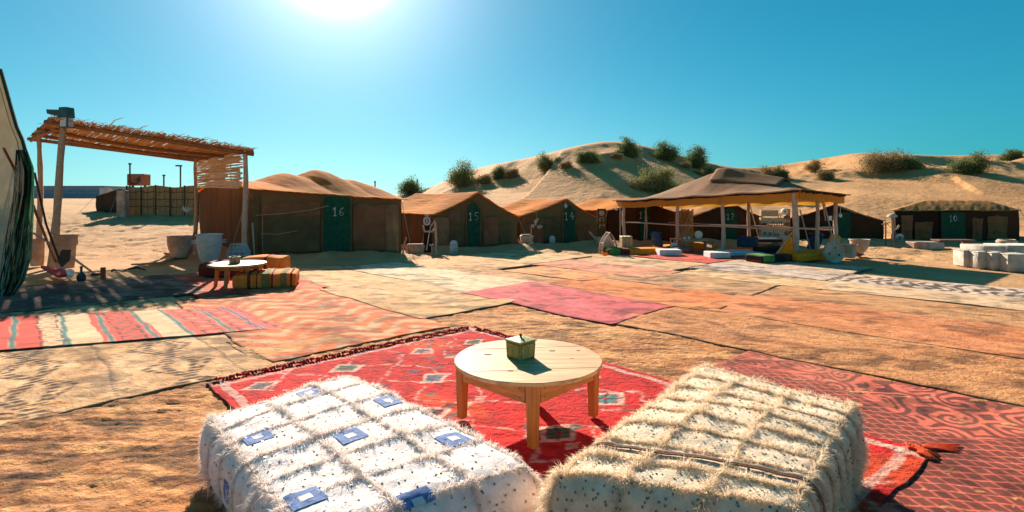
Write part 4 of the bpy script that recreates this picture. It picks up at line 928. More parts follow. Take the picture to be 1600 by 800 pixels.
# ---------------------------------------------------------------- things in and round the pavilion
def fabric(name, c1, c2=None, **k):
    d = dict(scale=10, bump=.5, bscale=60, dist=.006, rough=.95); d.update(k); return material(name, c1, c2, **d)
yel = fabric('mustard_cushion_cloth', (.92, .30, .012), (.72, .20, .01)); mar = fabric('maroon_cushion_cloth', (.15, .035, .02), (.09, .02, .015)); grn = fabric('green_cushion_end', (.10, .28, .05), (.05, .16, .03)); blk = fabric('black_cushion_cloth', (.015, .013, .012), (.03, .02, .018))
blu = fabric('blue_denim_cushion', (.035, .10, .18), (.015, .045, .10)); cushr = fabric('rose_brown_cushion', (.32, .12, .08), (.22, .08, .05)); darkred = fabric('dark_red_cube_cloth', (.22, .035, .02), (.12, .02, .015))
whitewash = material('whitewash', (.74, .72, .70), (.60, .57, .54), scale=8, bump=.3, rough=.9, c3=(.50, .42, .34), c3t=.68)
clay = material('pale_clay', (.56, .42, .31), (.42, .30, .21), scale=7, bump=.5, bscale=30, rough=.9, c3=(.68, .60, .52), c3t=.6)
clayp = material('pinkish_clay', (.48, .30, .21), (.36, .21, .14), scale=7, bump=.5, bscale=30, rough=.9, c3=(.62, .50, .42), c3t=.6)
plast = material('worn_white_plaster', (.62, .60, .57), (.46, .46, .45), scale=9, bump=.5, rough=.85, c3=(.36, .42, .48), c3t=.58)
woodp = woodmat('weathered_plank', (.56, .36, .19), (.36, .20, .09), (2, 2, 12)); woodr = woodmat('red_brown_wood', (.26, .10, .05), (.15, .055, .03)); dark = material('dark_iron', (.03, .027, .025), (.06, .05, .045), scale=30, bump=.3, rough=.6); caney = material('cane', (.62, .42, .22), (.44, .27, .12), scale=14, stretch=(4, 4, 1), bump=.5)
orangew = woodmat('orange_wood', (.66, .33, .12), (.46, .20, .06))
def pos(px, py, z=0): g = G(px, py, z); g.z = hz1(g.x, g.y) if z == 0 else z; g.z = max(g.z, .03) if g.y < 15 and z == 0 else g.z; return g
def cushion(c, d, rz, mat, parent, name='cushion', bev=.03):
    """soft cushion block: bulging top and sides"""
    n = 14; V = []; F_ = []; k = 0
    def mp(x, y, z):
        X, Y, Z = x*d[0]/2, y*d[1]/2, z*d[2]/2
        e = np.array([X, Y, Z]); lim = np.array([d[0]/2-bev, d[1]/2-bev, d[2]/2-bev]); q_ = np.clip(e, -lim, lim); v = e-q_; l = np.linalg.norm(v)
        if l > 1e-9: e = q_+v/l*bev
        e[2] += (z > 0)*.10*d[2]*(1-x*x)*(1-y*y)-.02*d[2]*math.sin(5*x+c[0]*7)*math.cos(4*y+c[1]*3)*(z > 0)
        e[:2] *= 1+.05*(1-z*z)*min(1, d[2]/max(d[0], d[1])*2)
        return e
    t = np.linspace(-1, 1, n)
    for ax in range(3):
        for sg in (-1, 1):
            a, b = np.meshgrid(t, t, indexing='ij')
            for x, y in zip(a.ravel(), b.ravel()):
                p = [0, 0, 0]; p[ax] = sg; p[(ax+1) % 3] = x; p[(ax+2) % 3] = y; V.append(mp(*p))
            g = gridfaces(n, n, k); F_.append(g if sg > 0 else g[:, ::-1]); k += n*n
    V = np.array(V); cs, sn = math.cos(rz), math.sin(rz); V2 = V.copy(); V2[:, 0] = V[:, 0]*cs-V[:, 1]*sn; V2[:, 1] = V[:, 0]*sn+V[:, 1]*cs
    return mesh_np(name, V2+np.array(c)+np.array([0, 0, d[2]/2]), F_, mat, parent)
ANG = math.atan2(B__[1]-A_[1], B__[0]-A_[0])      # the pavilion's long side
def along(p0, p1, w_, h, mat, label, cat='cushion', name='floor_cushion', ends=None, group='floor cushions of the pavilion'):
    p0, p1 = Vector(p0), Vector(p1); d = p1-p0; c = (p0+p1)/2; rz = math.atan2(d.y, d.x)
    t = thing(name, label, cat, (c.x, c.y, p0.z), group); cushion((c.x, c.y, c.z), (d.length, w_, h), rz, mat, t)
    if ends:
        m2, f = ends
        e = p0+d*f/2; cushion((e.x, e.y, e.z+.004), (d.length*f, w_*1.04, h*1.03), rz, m2[0], t, 'striped_end')
        if len(m2) > 1: e = p0+d*f*.28; cushion((e.x, e.y, e.z+.006), (d.length*f*.5, w_*1.07, h*1.05), rz, m2[1], t, 'green_end')
    return t
along(pos(945, 400), pos(1032, 397), .5, .18, yel, 'mustard floor cushion with maroon and green end at the left of the pavilion', ends=((mar, grn), .36))
along(pos(1030, 391), pos(1092, 386), .55, .17, yel, 'long low mustard cushion behind the small blue backrest on the left')
along(pos(1112, 393), pos(1200, 396), .55, .17, yel, 'orange-yellow bench cushion in the middle of the pavilion below the rail')
along(pos(1178, 412), pos(1240, 408), .5, .17, mar, 'dark striped floor cushion with a bright green end at the front of the pavilion', ends=((blk, grn), .55))
along(pos(1232, 410), pos(1290, 404), .6, .20, yel, 'mustard cushion with reddish tab beside the large round-bodied lute sculpture')
along(pos(1188, 401), pos(1236, 398), .5, .22, blk, 'black cushion between the yellow bench cushion and the green ended one')
# cushions leaning and lying
def lean_cushion(px, py, w_, h, tilt, rz, mat, label, z=.15):
    g = pos(px, py); t = thing('backrest_cushion', label, 'cushion', (g.x, g.y, z), 'blue backrest cushions in the pavilion')
    b = MB(); Mx = Matrix.Rotation(rz, 3, 'Z')@Matrix.Rotation(tilt, 3, 'Y'); b.box(g+Vector((0, 0, z+h/2)), (w_, .40, h), bev=.04, M=Mx); b.build('cover', mat, t, True)
    b = MB(); b.box(g+Vector((-.0, -.015, z+h*.9)), (w_*.9, .40, .04), bev=.01, M=Mx); b.build('strap', dark, t); return t
lean_cushion(1026, 391, .16, .46, -.35, .2, blu, 'narrow blue backrest cushion tilted left, at the left of the pavilion')
lean_cushion(1168, 394, .48, .34, .05, .1, blu, 'wide dark blue cushion standing in the middle of the pavilion')
lean_cushion(1274, 402, .10, .48, .42, .3, blu, 'thin blue cushion leaning against the rightmost pavilion posts', .17)
g = pos(1066, 396); t = thing('pouf', 'flat rose-brown round cushion beside the low pavilion table', 'pouf', g); b = MB(); b.lathe(g, [(.26, 0), (.34, .06), (.34, .16), (.27, .22), (.05, .235)], 24, wob=.02); b.build('cover', cushr, t, True); b = MB(); b.lathe(g, [(.345, .105), (.35, .112), (.345, .119)], 24); b.build('piping', darkred, t, True)
# whitewashed step blocks
def block(px0, px1, py, dep, h, label, name='step_block', grp='white step blocks at the pavilion', m=None, z=0.035):
    g0, g1 = pos(px0, py), pos(px1, py); c = (g0+g1)/2; b = MB(); b.box((c.x, c.y+dep/2, z+h/2), (g1.x-g0.x, dep, h), bev=.015)
    return b.build(name, m or whitewash, None, **dict(label=label, cat='block', group=grp))
block(1031, 1066, 402, .45, .16, 'small white step block on the coral red rug')
block(1110, 1142, 406, .5, .15, 'white step block right of the middle, on the coral red rug')
block(1143, 1196, 402, 1.1, .09, 'wide low pale slab behind the middle step block')
g = pos(1195, 388); b = MB(); b.box((g.x, g.y, .26), (.9, .5, .10), bev=.02); b.build('bench_top', blk, None, label='black topped low bench behind the orange-yellow bench cushion', cat='bench')
g = pos(1210, 383); b = MB(); b.box((g.x, g.y, .22), (1.2, .45, .12), bev=.03); b.build('mattress', whitewash, None, label='white folded mattress behind the pavilion, left of the thick corner post', cat='mattress')
g = pos(1183, 386); b = MB(); b.box((g.x, g.y, .19), (.8, .4, .16), bev=.04); b.build('mattress', whitewash, None, label='short white mattress right behind the wide dark blue cushion', cat='mattress')
# low pavilion table with cups and a drum
def low_table(px, py, w_, d_, h, label, mt, rz=0, legs=4, grp=None, n=4, z0=.03, leg_in=.1):
    g = pos(px, py); t = thing('low_table', label, 'table', (g.x, g.y, z0), grp); ux = Vector((math.cos(rz), math.sin(rz), 0)); uy = Vector((-math.sin(rz), math.cos(rz), 0)); c = Vector((g.x, g.y+d_/2, z0))
    for i in range(n):
        b = MB(); b.box(c+uy*((i+.5)/n-.5)*d_+Vector((0, 0, h-.02)), (w_, d_/n-.006, .04), rz, bev=.004); b.build('plank', mt, t)
    for sx in (-1, 1):
        for sy in (-1, 1):
            b = MB(); b.box(c+ux*sx*(w_/2-leg_in)+uy*sy*(d_/2-leg_in*.6)+Vector((0, 0, (h-.04)/2)), (.07, .06, h-.04), rz); b.build('leg', mt, t)
    return t, c
t1, c1 = low_table(1095, 394, 1.0, .8, .33, 'low plank table with small cups under the middle of the pavilion', woodp)
for dx, k in ((-.42, 0), (-.28, 1)):
    b = MB(); b.lathe(c1+Vector((dx, -.2, .332)), [(.03, 0), (.042, .07), (.038, .075), (.028, .01)], 12); b.build('cup', white_p, None, True, label='%s small white cup on the low plank table' % ('left' if k == 0 else 'right'), cat='cup', group='cups on the pavilion table')
dr = thing('drum', 'upright round hand drum standing on the low plank table', 'drum', c1+Vector((.05, -.05, .332))); o = c1+Vector((.05, -.05, .332+.13))
b = MB(); b.tube([o+Vector((0, -.03, 0)), o+Vector((0, .03, 0))], [.125, .125], 24); b.build('drum_shell', caney, dr, True); b = MB(); b.tube([o+Vector((0, -.036, 0)), o+Vector((0, -.030, 0))], .112, 24); b.build('drum_skin', white_p, dr, True)
# pointed-arch stands, open-work boxes
def arch(px, py, w_, h, label, m, rz=0, name='arch_frame', z=0.03, grp=None):
    g = pos(px, py); t = thing(name, label, 'ornament', (g.x, g.y, z), grp); ux = Vector((math.cos(rz), math.sin(rz), 0)); uy = Vector((-math.sin(rz), math.cos(rz), 0)); o = Vector((g.x, g.y, z))
    prof = [(-.5, 0), (-.52, .25), (-.44, .52), (-.22, .80), (0, 1.0), (.22, .80), (.44, .52), (.52, .25), (.5, 0)]
    for yy, nm in ((0, 'front_frame'), (.22, 'back_frame')):
        b = MB(); b.tube([o+ux*a*w_+uy*yy+Vector((0, 0, c*h)) for a, c in prof], .022, 6); b.tube([o+ux*-.5*w_+uy*yy+Vector((0, 0, .02)), o+ux*.5*w_+uy*yy+Vector((0, 0, .02))], .022, 6); b.build(nm, m, t, True)
    b = MB(); b.prism([(a*w_*.9, c*h*.9) for a, c in prof], o+uy*.19, ux, (0, 0, 1), uy, .015); b.build('panel', clay, t)
    for k in range(5):
        b = MB(); a, c = prof[k*2]; b.tube([o+ux*a*w_+Vector((0, 0, c*h)), o+ux*a*w_+uy*.22+Vector((0, 0, c*h))], .014, 5); b.build('rung', m, t)
    for k in range(4):
        b = MB(); b.tube([o+ux*(-.3+.2*k)*w_+uy*.02+Vector((0, 0, .02)), o+ux*(-.22+.15*k)*w_+uy*.02+Vector((0, 0, .62*h))], .010, 5); b.build('string', caney, t)
    return t
arch(953, 399, .42, .60, 'pointed arch of bent pale wood with strings at the left edge of the pavilion', paleP, .25)
arch(1074, 388, .36, .56, 'pointed arch stand behind the low plank table', orangew, -.1, z=.05)
g = pos(978, 397); t = thing('crate', 'plain plank box right of the bent wood arch', 'crate', (g.x, g.y, .2));
for k in range(3): b = MB(); b.box(g+Vector((-.10+.10*k, 0, .34)), (.094, .26, .36), .1, bev=.006); b.build('plank', woodp, t)
g = pos(1056, 393); t = thing('lattice_box', 'small open orange wooden frame box left of the pointed arch stand', 'box', g)
for k in range(4):
    b = MB(); b.box(g+Vector((-.16+.107*k, -.02, .24)), (.03, .03, .36)); b.build('slat', orangew, t)
for zz in (.08, .24, .41): b = MB(); b.box(g+Vector((0, -.045, zz)), (.38, .02, .035)); b.build('slat', orangew, t)
b = MB(); b.box(g+Vector((-.08, -.10, .16)), (.16, .12, .26), bev=.01); b.build('panel', whitewash, t)
# large lute-like sculpture with three holes
g = pos(1302, 411); lu = thing('lute_sculpture', 'big pear-shaped clay lute sculpture with three dark holes by the pavilion corner', 'sculpture', g)
o = g+Vector((0, 0, .0)); ux = Vector((math.cos(-.15), math.sin(-.15), 0)); uy = Vector((-ux.y, ux.x, 0)); prof = []
for k in range(28):
    a = 2*math.pi*k/28-math.pi/2; r = .30; x_ = r*math.cos(a)*(1-.25*max(0, math.sin(a))**2); z_ = .30+(.30 if math.sin(a) < 0 else .40)*math.sin(a); prof.append((x_, z_))
b = MB(); b.prism(prof, o-uy*.10, ux, (0, 0, 1), uy, .20); bd_ = b.build('body', clay, lu, 'all' if False else False)
b = MB(); b.tube([o-uy*.10+ux*a+Vector((0, 0, c)) for a, c in prof+prof[:1]], .028, 6, False); b.build('rim', clay, lu, True)
for a, c in ((0.02, .47), (-.16, .28), (.14, .24)):
    b = MB(); b.tube([o-uy*.108+ux*a+Vector((0, 0, c)), o-uy*.09+ux*a+Vector((0, 0, c))], .034, 12); b.build('hole', dark, lu)
b = MB(); b.prism([(-.14, 0), (.17, 0), (.21, .13), (.05, .19), (-.04, .30), (-.11, .12)], o-uy*.07+Vector((0, 0, .66)), ux, (0, 0, 1), uy, .12); b.build('neck', orangew, lu)
for k in range(5):
    b = MB(); b.tube([o+ux*(-.02+.05*k)+Vector((0, 0, .80)), o+ux*(.08+.05*k)+Vector((0, 0, .98-.05*k)), o+ux*(.18+.03*k)+Vector((0, 0, .72))], .012, 5); b.build('peg', orangew, lu, True)
b = MB(); b.tube([o-uy*.12+Vector((0, 0, .22)), o-uy*.1+Vector((-.0, 0, 1.2))], .006, 4); b.build('string', white_p, lu)
lu.scale = (.72, .72, .74)
# easel shape leaning beside the thick post
t = thing('easel', 'triangular mustard wooden frame beside the thick pavilion corner post', 'frame', pos(1238, 410)); g = pos(1238, 410)
b = MB(); b.tube([g+Vector((-.42, 0, .12)), g+Vector((0, 0, .72)), g+Vector((.10, .05, 0))], .035, 6); b.build('side_rail', orangew, t, True)
b = MB(); b.prism([(-.36, .14), (-.02, .62), (.06, .12)], g+Vector((0, .02, 0)), (1, 0, 0), (0, 0, 1), (0, 1, 0), .03); b.build('panel', yel, t)
# pots right of the pavilion
def pot(px, py, prof, label, mat, n=22, wob=.01, name='clay_pot', cat='pot', grp='pots standing about the camp', rim=None, z=None):
    g = pos(px, py) if z is None else Vector((G(px, py).x, G(px, py).y, z)); t = thing(name, label, cat, g, grp); r0 = [p[0] for p in prof]
    pr_ = prof+[(prof[-1][0]-.025, prof[-1][1]-.005), (prof[-1][0]-.04, prof[-1][1]-.08)]
    b = MB(); b.lathe(g, pr_, n, wob); b.build('pot_body', mat, t, True)
    rz_ = rim or (prof[-1][0], prof[-1][1]); b = MB(); b.tube([g+Vector(((rz_[0]+.006)*math.cos(a), (rz_[0]+.006)*math.sin(a), rz_[1])) for a in np.linspace(0, 2*math.pi, 25)], .016, 6, False); b.build('pot_rim', mat, t, True); return t
pot(1343, 400, [(.14, 0), (.10, .03), (.10, .07), (.17, .15), (.22, .25), (.24, .42)], 'whitish goblet-shaped pot on a foot, right of the lute sculpture', clay)
pot(1324, 404, [(.16, 0), (.20, .05), (.21, .30), (.23, .33)], 'squat tub-like clay pot just right of the lute sculpture', clay)
pot(1338, 402, [(.10, 0), (.14, .04), (.15, .08)], 'small dark dish on the sand in front of the goblet pot', cushr, name='dish', cat='dish')
pot(1573, 386, [(.18, 0), (.26, .05), (.29, .14), (.27, .23), (.21, .26)], 'low round whitish pot in front of the long black tent', clay)
g = pos(1406, 381); t = thing('round_plaque', 'round white plaque with a green letter beside the long black tent', 'plaque', g); b = MB(); b.tube([g+Vector((0, 0, .14)), g+Vector((0, .05, .145))], .145, 22); b.build('disc', plast, t); b = MB(); b.tube([g+Vector((0, -.004, .14)), g+Vector((0, .004, .14))], .155, 22); b.tube([g+Vector((0, -.006, .14)), g+Vector((0, .004, .14))], .10, 22); b.build('painted_ring', material('faded_green', (.16, .30, .24), bump=0), t)
b = MB(); bb_ = [g+Vector((-.03, -.012, .20)), g+Vector((-.03, -.012, .08))]; b.tube(bb_, .012, 5); b.tube([g+Vector((-.03, -.012, .20)), g+Vector((.035, -.012, .19)), g+Vector((-.02, -.012, .145)), g+Vector((.04, -.012, .10)), g+Vector((-.03, -.012, .08))], .011, 5); b.build('painted_letter', dark, t)
# benches and white blocks at the right
b = MB(); g = pos(1454, 388); b.box(g+Vector((0, .25, .11)), (.92, .5, .24), bev=.03); b.build('plaster_bench', clayp, None, label='low plaster slab left of the dark wooden bench', cat='bench')
low_table(1497, 388, 1.15, .4, .26, 'dark wooden bench between the plaster slab and the white cloth blocks', woodr, n=2, z0=hz1(*pos(1497, 388)[:2]), leg_in=.16)
clothw = fabric('creased_white_cotton', (.60, .53, .45), (.42, .35, .28), scale=5, bump=.7, bscale=9, dist=.02)
t_lbl = ['white cloth-covered block at the left end of the row', 'second white cloth block of the row, a little farther right', 'third white cloth block of the row, squarest front', 'last white cloth block, cut by the right edge of the photo']
for k, (x0, x1, y0) in enumerate(((1511, 1537, 418), (1533, 1556, 421), (1555, 1579, 423), (1581, 1612, 426))):
    g0, g1 = G(x0, y0), G(x1, y0); c = (g0+g1)/2; t = thing('cloth_block', t_lbl[k], 'block', (c.x, c.y+.25, 0), 'white cloth covered blocks'); bb_ = MB(); bb_.box((c.x, c.y+.22, .19), ((g1.x-g0.x)*.93, .44, .37), -.22, bev=.02); bb_.build('cover', clothw, t, True)
    b = MB(); b.box((c.x, c.y+.22, .380), ((g1.x-g0.x)*.98, .48, .022), -.22, bev=.008); b.build('piping', clothw, t)
for k, (x0, x1, y0) in enumerate(((1512, 1545, 403), (1548, 1580, 402), (1583, 1615, 402))):
    g0, g1 = G(x0, y0), G(x1, y0); c = (g0+g1)/2; t = thing('cloth_block', ['flat topped white block at the back left of the row', 'flat topped white block in the middle of the back row', 'flat topped white block at the back right of the row'][k], 'block', (c.x, c.y+.2, 0), 'white cloth covered blocks'); bb_ = MB(); bb_.box((c.x, c.y-.12, .18), ((g1.x-g0.x)*.97, .8, .355), -.04, bev=.02); bb_.build('cover', clothw, t, True)
# carved panel wall between two tents, clay and wood ornaments
stonep = material('carved_clay_tile', (.62, .42, .25), (.50, .32, .18), scale=8, bump=.6, bscale=30)
g = pos(1212, 381); t = thing('carved_panel', 'tall sandy panel of square tiles with dark drawings between two dark tents', 'sculpture', g)
for j, zz in enumerate((.10, .33, .62, .88)):
    for i in range(2 if j < 3 else 1):
        b = MB(); b.box(g+Vector((-.34+.44*i+(.1 if j == 3 else 0), 0, zz+.12)), (.42 if j < 3 else .6, .16, .215 if j != 1 else .28), bev=.012); b.build('tile', stonep, t)
for k, (dx, dz, s_) in enumerate(((-.45, .62, .06), (-.30, .60, .045), (-.18, .64, .06), (-.05, .60, .09), (.12, .66, .07), (-.42, .30, .05), (-.25, .28, .06), (-.02, .20, .10), (.10, .92, .07))):
    b = MB(); o = g+Vector((dx, -.085, dz)); b.tube([o+Vector((-s_*.7, 0, -s_)), o+Vector((-s_*.2, 0, s_)), o+Vector((s_*.4, 0, s_*.2)), o+Vector((s_*.8, 0, s_*.9)), o+Vector((s_*.5, 0, -s_))], .013, 5); b.build('drawing', dark, t)
b = MB(); b.box(g+Vector((.42, .03, .58)), (.16, .14, 1.15), bev=.02); b.build('side_post', orangew, t)
for zz in (.3, .62, .85): b = MB(); b.box(g+Vector((.36, -.05, zz)), (.22, .06, .12), bev=.01); b.build('inset', woodr, t)
b = MB(); b.tube([g+Vector((.28, -.10, 1.06)), g+Vector((.28, 0, 1.06))], .11, 16); b.build('round_eye', white_p, t); b = MB(); b.tube([g+Vector((.28, -.106, 1.06)), g+Vector((.28, -.09, 1.06))], .03, 10); b.build('pupil', dark, t)
pot(1223, 384, [(.13, 0), (.19, .08), (.20, .22), (.17, .30)], 'grey clay pot at the foot of the tall sandy tile panel', clay)
g = pos(1071, 381); t = thing('driftwood_sculpture', 'orange lattice of twisted branches between two dark tents behind the pavilion', 'sculpture', g)
for k in range(14):
    x0 = random.uniform(-.3, .22); b = MB(); pts = [g+Vector((x0+.09*math.sin(i*1.7+k), .03*math.cos(i+k), .02+i*.19)) for i in range(7)]; b.tube(pts, .022, 5); b.build('branch', orangew, t, True)
b = MB(); b.box(g+Vector((-.02, .08, .56)), (.62, .04, 1.1), bev=.01); b.build('backing', caney, t)
# totem at the tent next to 14 with carved rings and letters
g = pos(940, 384); t = thing('totem_board', 'brown board with a pale ring and two pale carved signs beside the tent marked 14', 'sign', g)
b = MB(); b.box(g+Vector((0, .02, .52)), (.30, .05, 1.12), bev=.01); b.build('board', wallb, t)
b = MB(); b.tube([g+Vector((0, -.04, .93)), g+Vector((0, .0, .93))], .085, 18); b.build('ring', clay, t); b = MB(); b.tube([g+Vector((0, -.046, .93)), g+Vector((0, -.03, .93))], .045, 14); b.build('ring_eye', clayp, t)
for txt, zz in ((((-.06, -.06), (-.06, .06), (.06, .06), (.06, -.06)), .72), (((-.07, -.07), (-.06, .07), (.01, .0), (.08, .07), (.09, -.03)), .50)):
    b = MB(); b.tube([g+Vector((a, -.02, zz+c)) for a, c in txt], .016, 5); b.build('carved_sign', clay, t)
pot(941, 386, [(.13, 0), (.17, .1), (.19, .30)], 'pale wedge-shaped clay pot under the board with the ring', clay)
b = MB(); g = pos(928, 384); b.prism([(-.18, .30), (-.13, .32), (.12, .06), (.06, .0)], g, (1, 0, 0), (0, 0, 1), (0, 1, 0), .08); b.build('clay_wedge', clay, None, label='slanting pale clay wedge at the left foot of the ring board', cat='ornament')
# bits hanging on tent 14's wall
g = P(838, 345, 18.45); t = thing('hanging_pots', 'cluster of pale pots hanging on a cord on the wall of the tent marked 14', 'ornament', g)
b = MB(); b.tube([g+Vector((0, 0, .34)), g], .010, 4); b.build('cord', ropem, t)
for dx, dz, r in ((-.02, -.02, .07), (.04, .05, .05), (.09, -.22, .075), (.17, -.20, .05), (-.03, -.12, .05)): b = MB(); b.lathe(g+Vector((dx, 0, dz)), [(r*.3, -r), (r, -r*.3), (r, r*.3), (r*.4, r)], 12); b.build('small_pot', clay, t, True)
g = P(884, 322, 18.4); b = MB(); b.lathe(g, [(.02, -.07), (.06, -.02), (.05, .04), (.02, .07)], 10); b.tube([g+Vector((0, 0, .06)), g+Vector((0, 0, .17))], .006, 4); b.build('hanging_bell', plast, None, True, label='tiny pale bell hanging above the number 14 on the green door', cat='bell')
# white perforated lantern and egg pot
def lantern(px, py, r, h, label, holes=True, mat=plast):
    g = pos(px, py); t = thing('clay_lantern', label, 'lantern', g, 'pierced clay lanterns'); b = MB(); b.lathe(g, [(r*.55, 0), (r*.62, h*.12), (r*.95, h*.2), (r, h*.55), (r*.85, h*.85), (r*.5, h), (r*.15, h*1.0)], 18); b.build('shell', mat, t, True)
    if holes:
        for j in range(4):
            for i in range(7):
                a = -math.pi+i*math.pi/6; rr_ = r*(.99, 1.0, .96, .88)[j]; b = MB(); c = g+Vector((rr_*math.cos(a), rr_*math.sin(a), h*(.3+.15*j))); n_ = Vector((math.cos(a), math.sin(a), 0)); b.tube([c-n_*.01, c+n_*.006], .014, 6); b.build('hole', dark, t)
    return t
lantern(709, 396, .13, .42, 'tall pierced white clay lantern in front of the tent marked 15')
lantern(863, 382, .11, .28, 'smooth whitish egg-shaped lantern beside the green door marked 14', False)
# bone-like figure, curved horn and trough beside tent 15
g = pos(668, 393); t = thing('mask_figure', 'dark robed mask figure with a pale ring face against the tent marked 15', 'sculpture', g)
b = MB(); b.lathe(g, [(.14, 0), (.13, .3), (.11, .55), (.14, .68), (.10, .82)], 14); b.build('robe', wallk, t, True)
b = MB(); o = g+Vector((.0, -.13, .93)); b.tube([o+Vector((.085*math.cos(a), 0, .11*math.sin(a))) for a in np.linspace(0, 6.283, 17)], .028, 6, False); b.build('ring_face', plast, t, True); b = MB(); b.tube([o+Vector((0, .0, -.05)), o+Vector((0, 0, .05))], .022, 6); b.build('nose', plast, t); b = MB(); b.tube([o+Vector((-.06, 0, .15)), o+Vector((0, 0, .19)), o+Vector((.07, 0, .15))], .016, 5); b.build('brow', plast, t)
b = MB(); b.tube([g+Vector((-.12, -.1, .80)), g+Vector((-.06, -.14, .62)), g+Vector((.16, -.14, .62)), g+Vector((.24, -.1, .70))], .032, 6); b.build('arms', clay, t, True)
g = pos(680, 396); t = thing('horn_arch', 'pale pole with a thin curved horn and two small knobs beside the mask figure', 'sculpture', g)
b = MB(); b.tube([g+Vector((.03, 0, 0)), g+Vector((.03, 0, .4)), g+Vector((.0, 0, .92)), g+Vector((-.03, 0, .98))], [.035, .034, .036, .02], 7); b.build('upright', clay, t, True)
b = MB(); b.tube([g+Vector((-.02, 0, .95)), g+Vector((-.13, 0, .82)), g+Vector((-.20, 0, .45)), g+Vector((-.25, 0, .12))], .016, 6); b.build('horn', clay, t, True)
b = MB(); b.tube([g+Vector((-.09, -.05, 0)), g+Vector((-.09, -.05, .28))], .010, 5); b.lathe(g+Vector((-.13, -.05, .28)), [(.01, -.03), (.035, 0), (.01, .03)], 8); b.lathe(g+Vector((-.06, -.05, .29)), [(.01, -.03), (.035, 0), (.01, .03)], 8); b.build('knobs', plast, t, True)
g = pos(650, 393); t = thing('clay_trough', 'pale clay trough lying between the tents marked 16 and 15', 'trough', g); b = MB(); b.box(g+Vector((0, 0, .12)), (.52, .3, .26), .1, top=1.08, bev=.03); b.build('trough_body', clayp, t, True); b = MB(); b.box(g+Vector((0, 0, .253)), (.46, .22, .012), .1); b.build('trough_inside', sandm, t)
g = pos(634, 396); t = thing('branch_pile', 'small heap of crossed driftwood at the right corner of the tent marked 16', 'wood', g)
for k in range(7): b = MB(); a = random.uniform(-.7, .7); b.tube([g+Vector((-.16+.05*k, .04*k, .02)), g+Vector((-.16+.05*k+.25*a, .02*k, .50-.05*k))], .02, 5); b.build('branch', polem, t, True)
g = pos(823, 386); t = thing('rocking_bowl', 'boat-shaped clay bowl lying tilted on the sand bank right of the tent marked 15', 'bowl', g)
b = MB(); b.tube([g+Vector((-.34, -.05, .30)), g+Vector((-.24, -.08, .12)), g+Vector((0, -.1, .03)), g+Vector((.22, -.08, .10))], [.02, .035, .04, .03], 7); b.build('keel', clay, t, True)
b = MB(); b.box(g+Vector((.0, 0, .22)), (.36, .26, .24), .2, top=1.15, bev=.03); b.build('bowl_body', clay, t, True); b = MB(); b.box(g+Vector((-.02, 0, .345)), (.30, .20, .03), .2); b.build('bowl_inside', dark, t)
g = pos(826, 388); t = thing('hooked_stick', 'thin upright stick with a hooked pale top beside the boat-shaped bowl', 'stick', g); b = MB(); b.tube([g+Vector((.07, 0, 0)), g+Vector((.08, 0, .5)), g+Vector((.09, 0, .60)), g+Vector((.13, 0, .62))], .014, 6); b.build('shaft', caney, t, True); b = MB(); b.lathe(g+Vector((.14, 0, .58)), [(.02, -.05), (.045, 0), (.02, .05)], 8); b.build('hook_end', clay, t, True)
# ornament posts by the long black tent
g = pos(1394, 384); t = thing('ornament_post', 'leaning sandy ornament post with a mushroom cap left of the long black tent', 'sculpture', g)
b = MB(); b.tube([g, g+Vector((.02, 0, .5)), g+Vector((.0, 0, 1.0))], [.05, .04, .035], 8); b.build('shaft', clayp, t, True); b = MB(); b.lathe(g+Vector((0, 0, .98)), [(.05, 0), (.16, .02), (.13, .09), (.05, .13)], 12); b.build('cap', clay, t, True); b = MB(); b.tube([g+Vector((.02, -.02, .55)), g+Vector((.14, -.05, .62)), g+Vector((.20, -.05, .72))], .03, 6); b.build('arm', clay, t, True)
g = pos(1384, 384); t = thing('ornament_post', 'thin dark ornament post with cross-piece left of the mushroom-capped post', 'sculpture', g); b = MB(); b.tube([g, g+Vector((0, 0, .82))], .022, 6); b.build('shaft', woodr, t); b = MB(); b.tube([g+Vector((-.12, 0, .76)), g+Vector((.14, 0, .82))], .02, 5); b.build('cross_piece', clay, t)
# ---------------------------------------------------------------- reed pergola
reedm = material('reed', (.66, .36, .16), (.46, .22, .08), scale=10, stretch=(1, 1, 1), bump=.4, transl=.12, tcol=(.8, .36, .10)); reedp = material('grey_reed', (.74, .56, .42), (.52, .37, .26), scale=10, bump=.4); beamm = material('brown_beam', (.30, .15, .07), (.18, .085, .04), scale=8, stretch=(2, 2, 2), bump=.5)
p1 = np.array([-10.75, 12.5]); p2 = np.array([-6.93, 13.8]); p3 = np.array([-10.5, 17.6]); p4 = np.array([-14.5, 16.2])
Z1, Z2, Z3, Z4 = 3.42, 2.84, 2.93, 3.45
pg = thing('reed_pergola', 'rustic shade pergola roofed with loose orange reeds on four crooked poles', 'pergola', (-10.8, 15, hz1(-10.8, 15)))
def pp(s, t, dz=0):
    xy = p1*(1-s)*(1-t)+p2*s*(1-t)+p3*s*t+p4*(1-s)*t; z = Z1*(1-s)*(1-t)+Z2*s*(1-t)+Z3*s*t+Z4*(1-s)*t
    return Vector((xy[0], xy[1], z+dz-.10*math.sin(math.pi*t)*math.sin(math.pi*min(1, max(0, s)))))
g1 = G(80, 420); post('pole', g1.x, g1.y, Z1-.02, pg, .075, (-10.62-g1.x, 12.6-g1.y), zbase=hz1(g1.x, g1.y)); g2 = G(383, 405); post('pole', g2.x, g2.y, Z2, pg, .065, (-6.93-g2.x, 13.8-g2.y), mat=paleP)
post('pole', -10.42, 17.5, Z3, pg, .060, (-.05, .1)); post('pole', -14.4, 16.2, Z4, pg, .07)
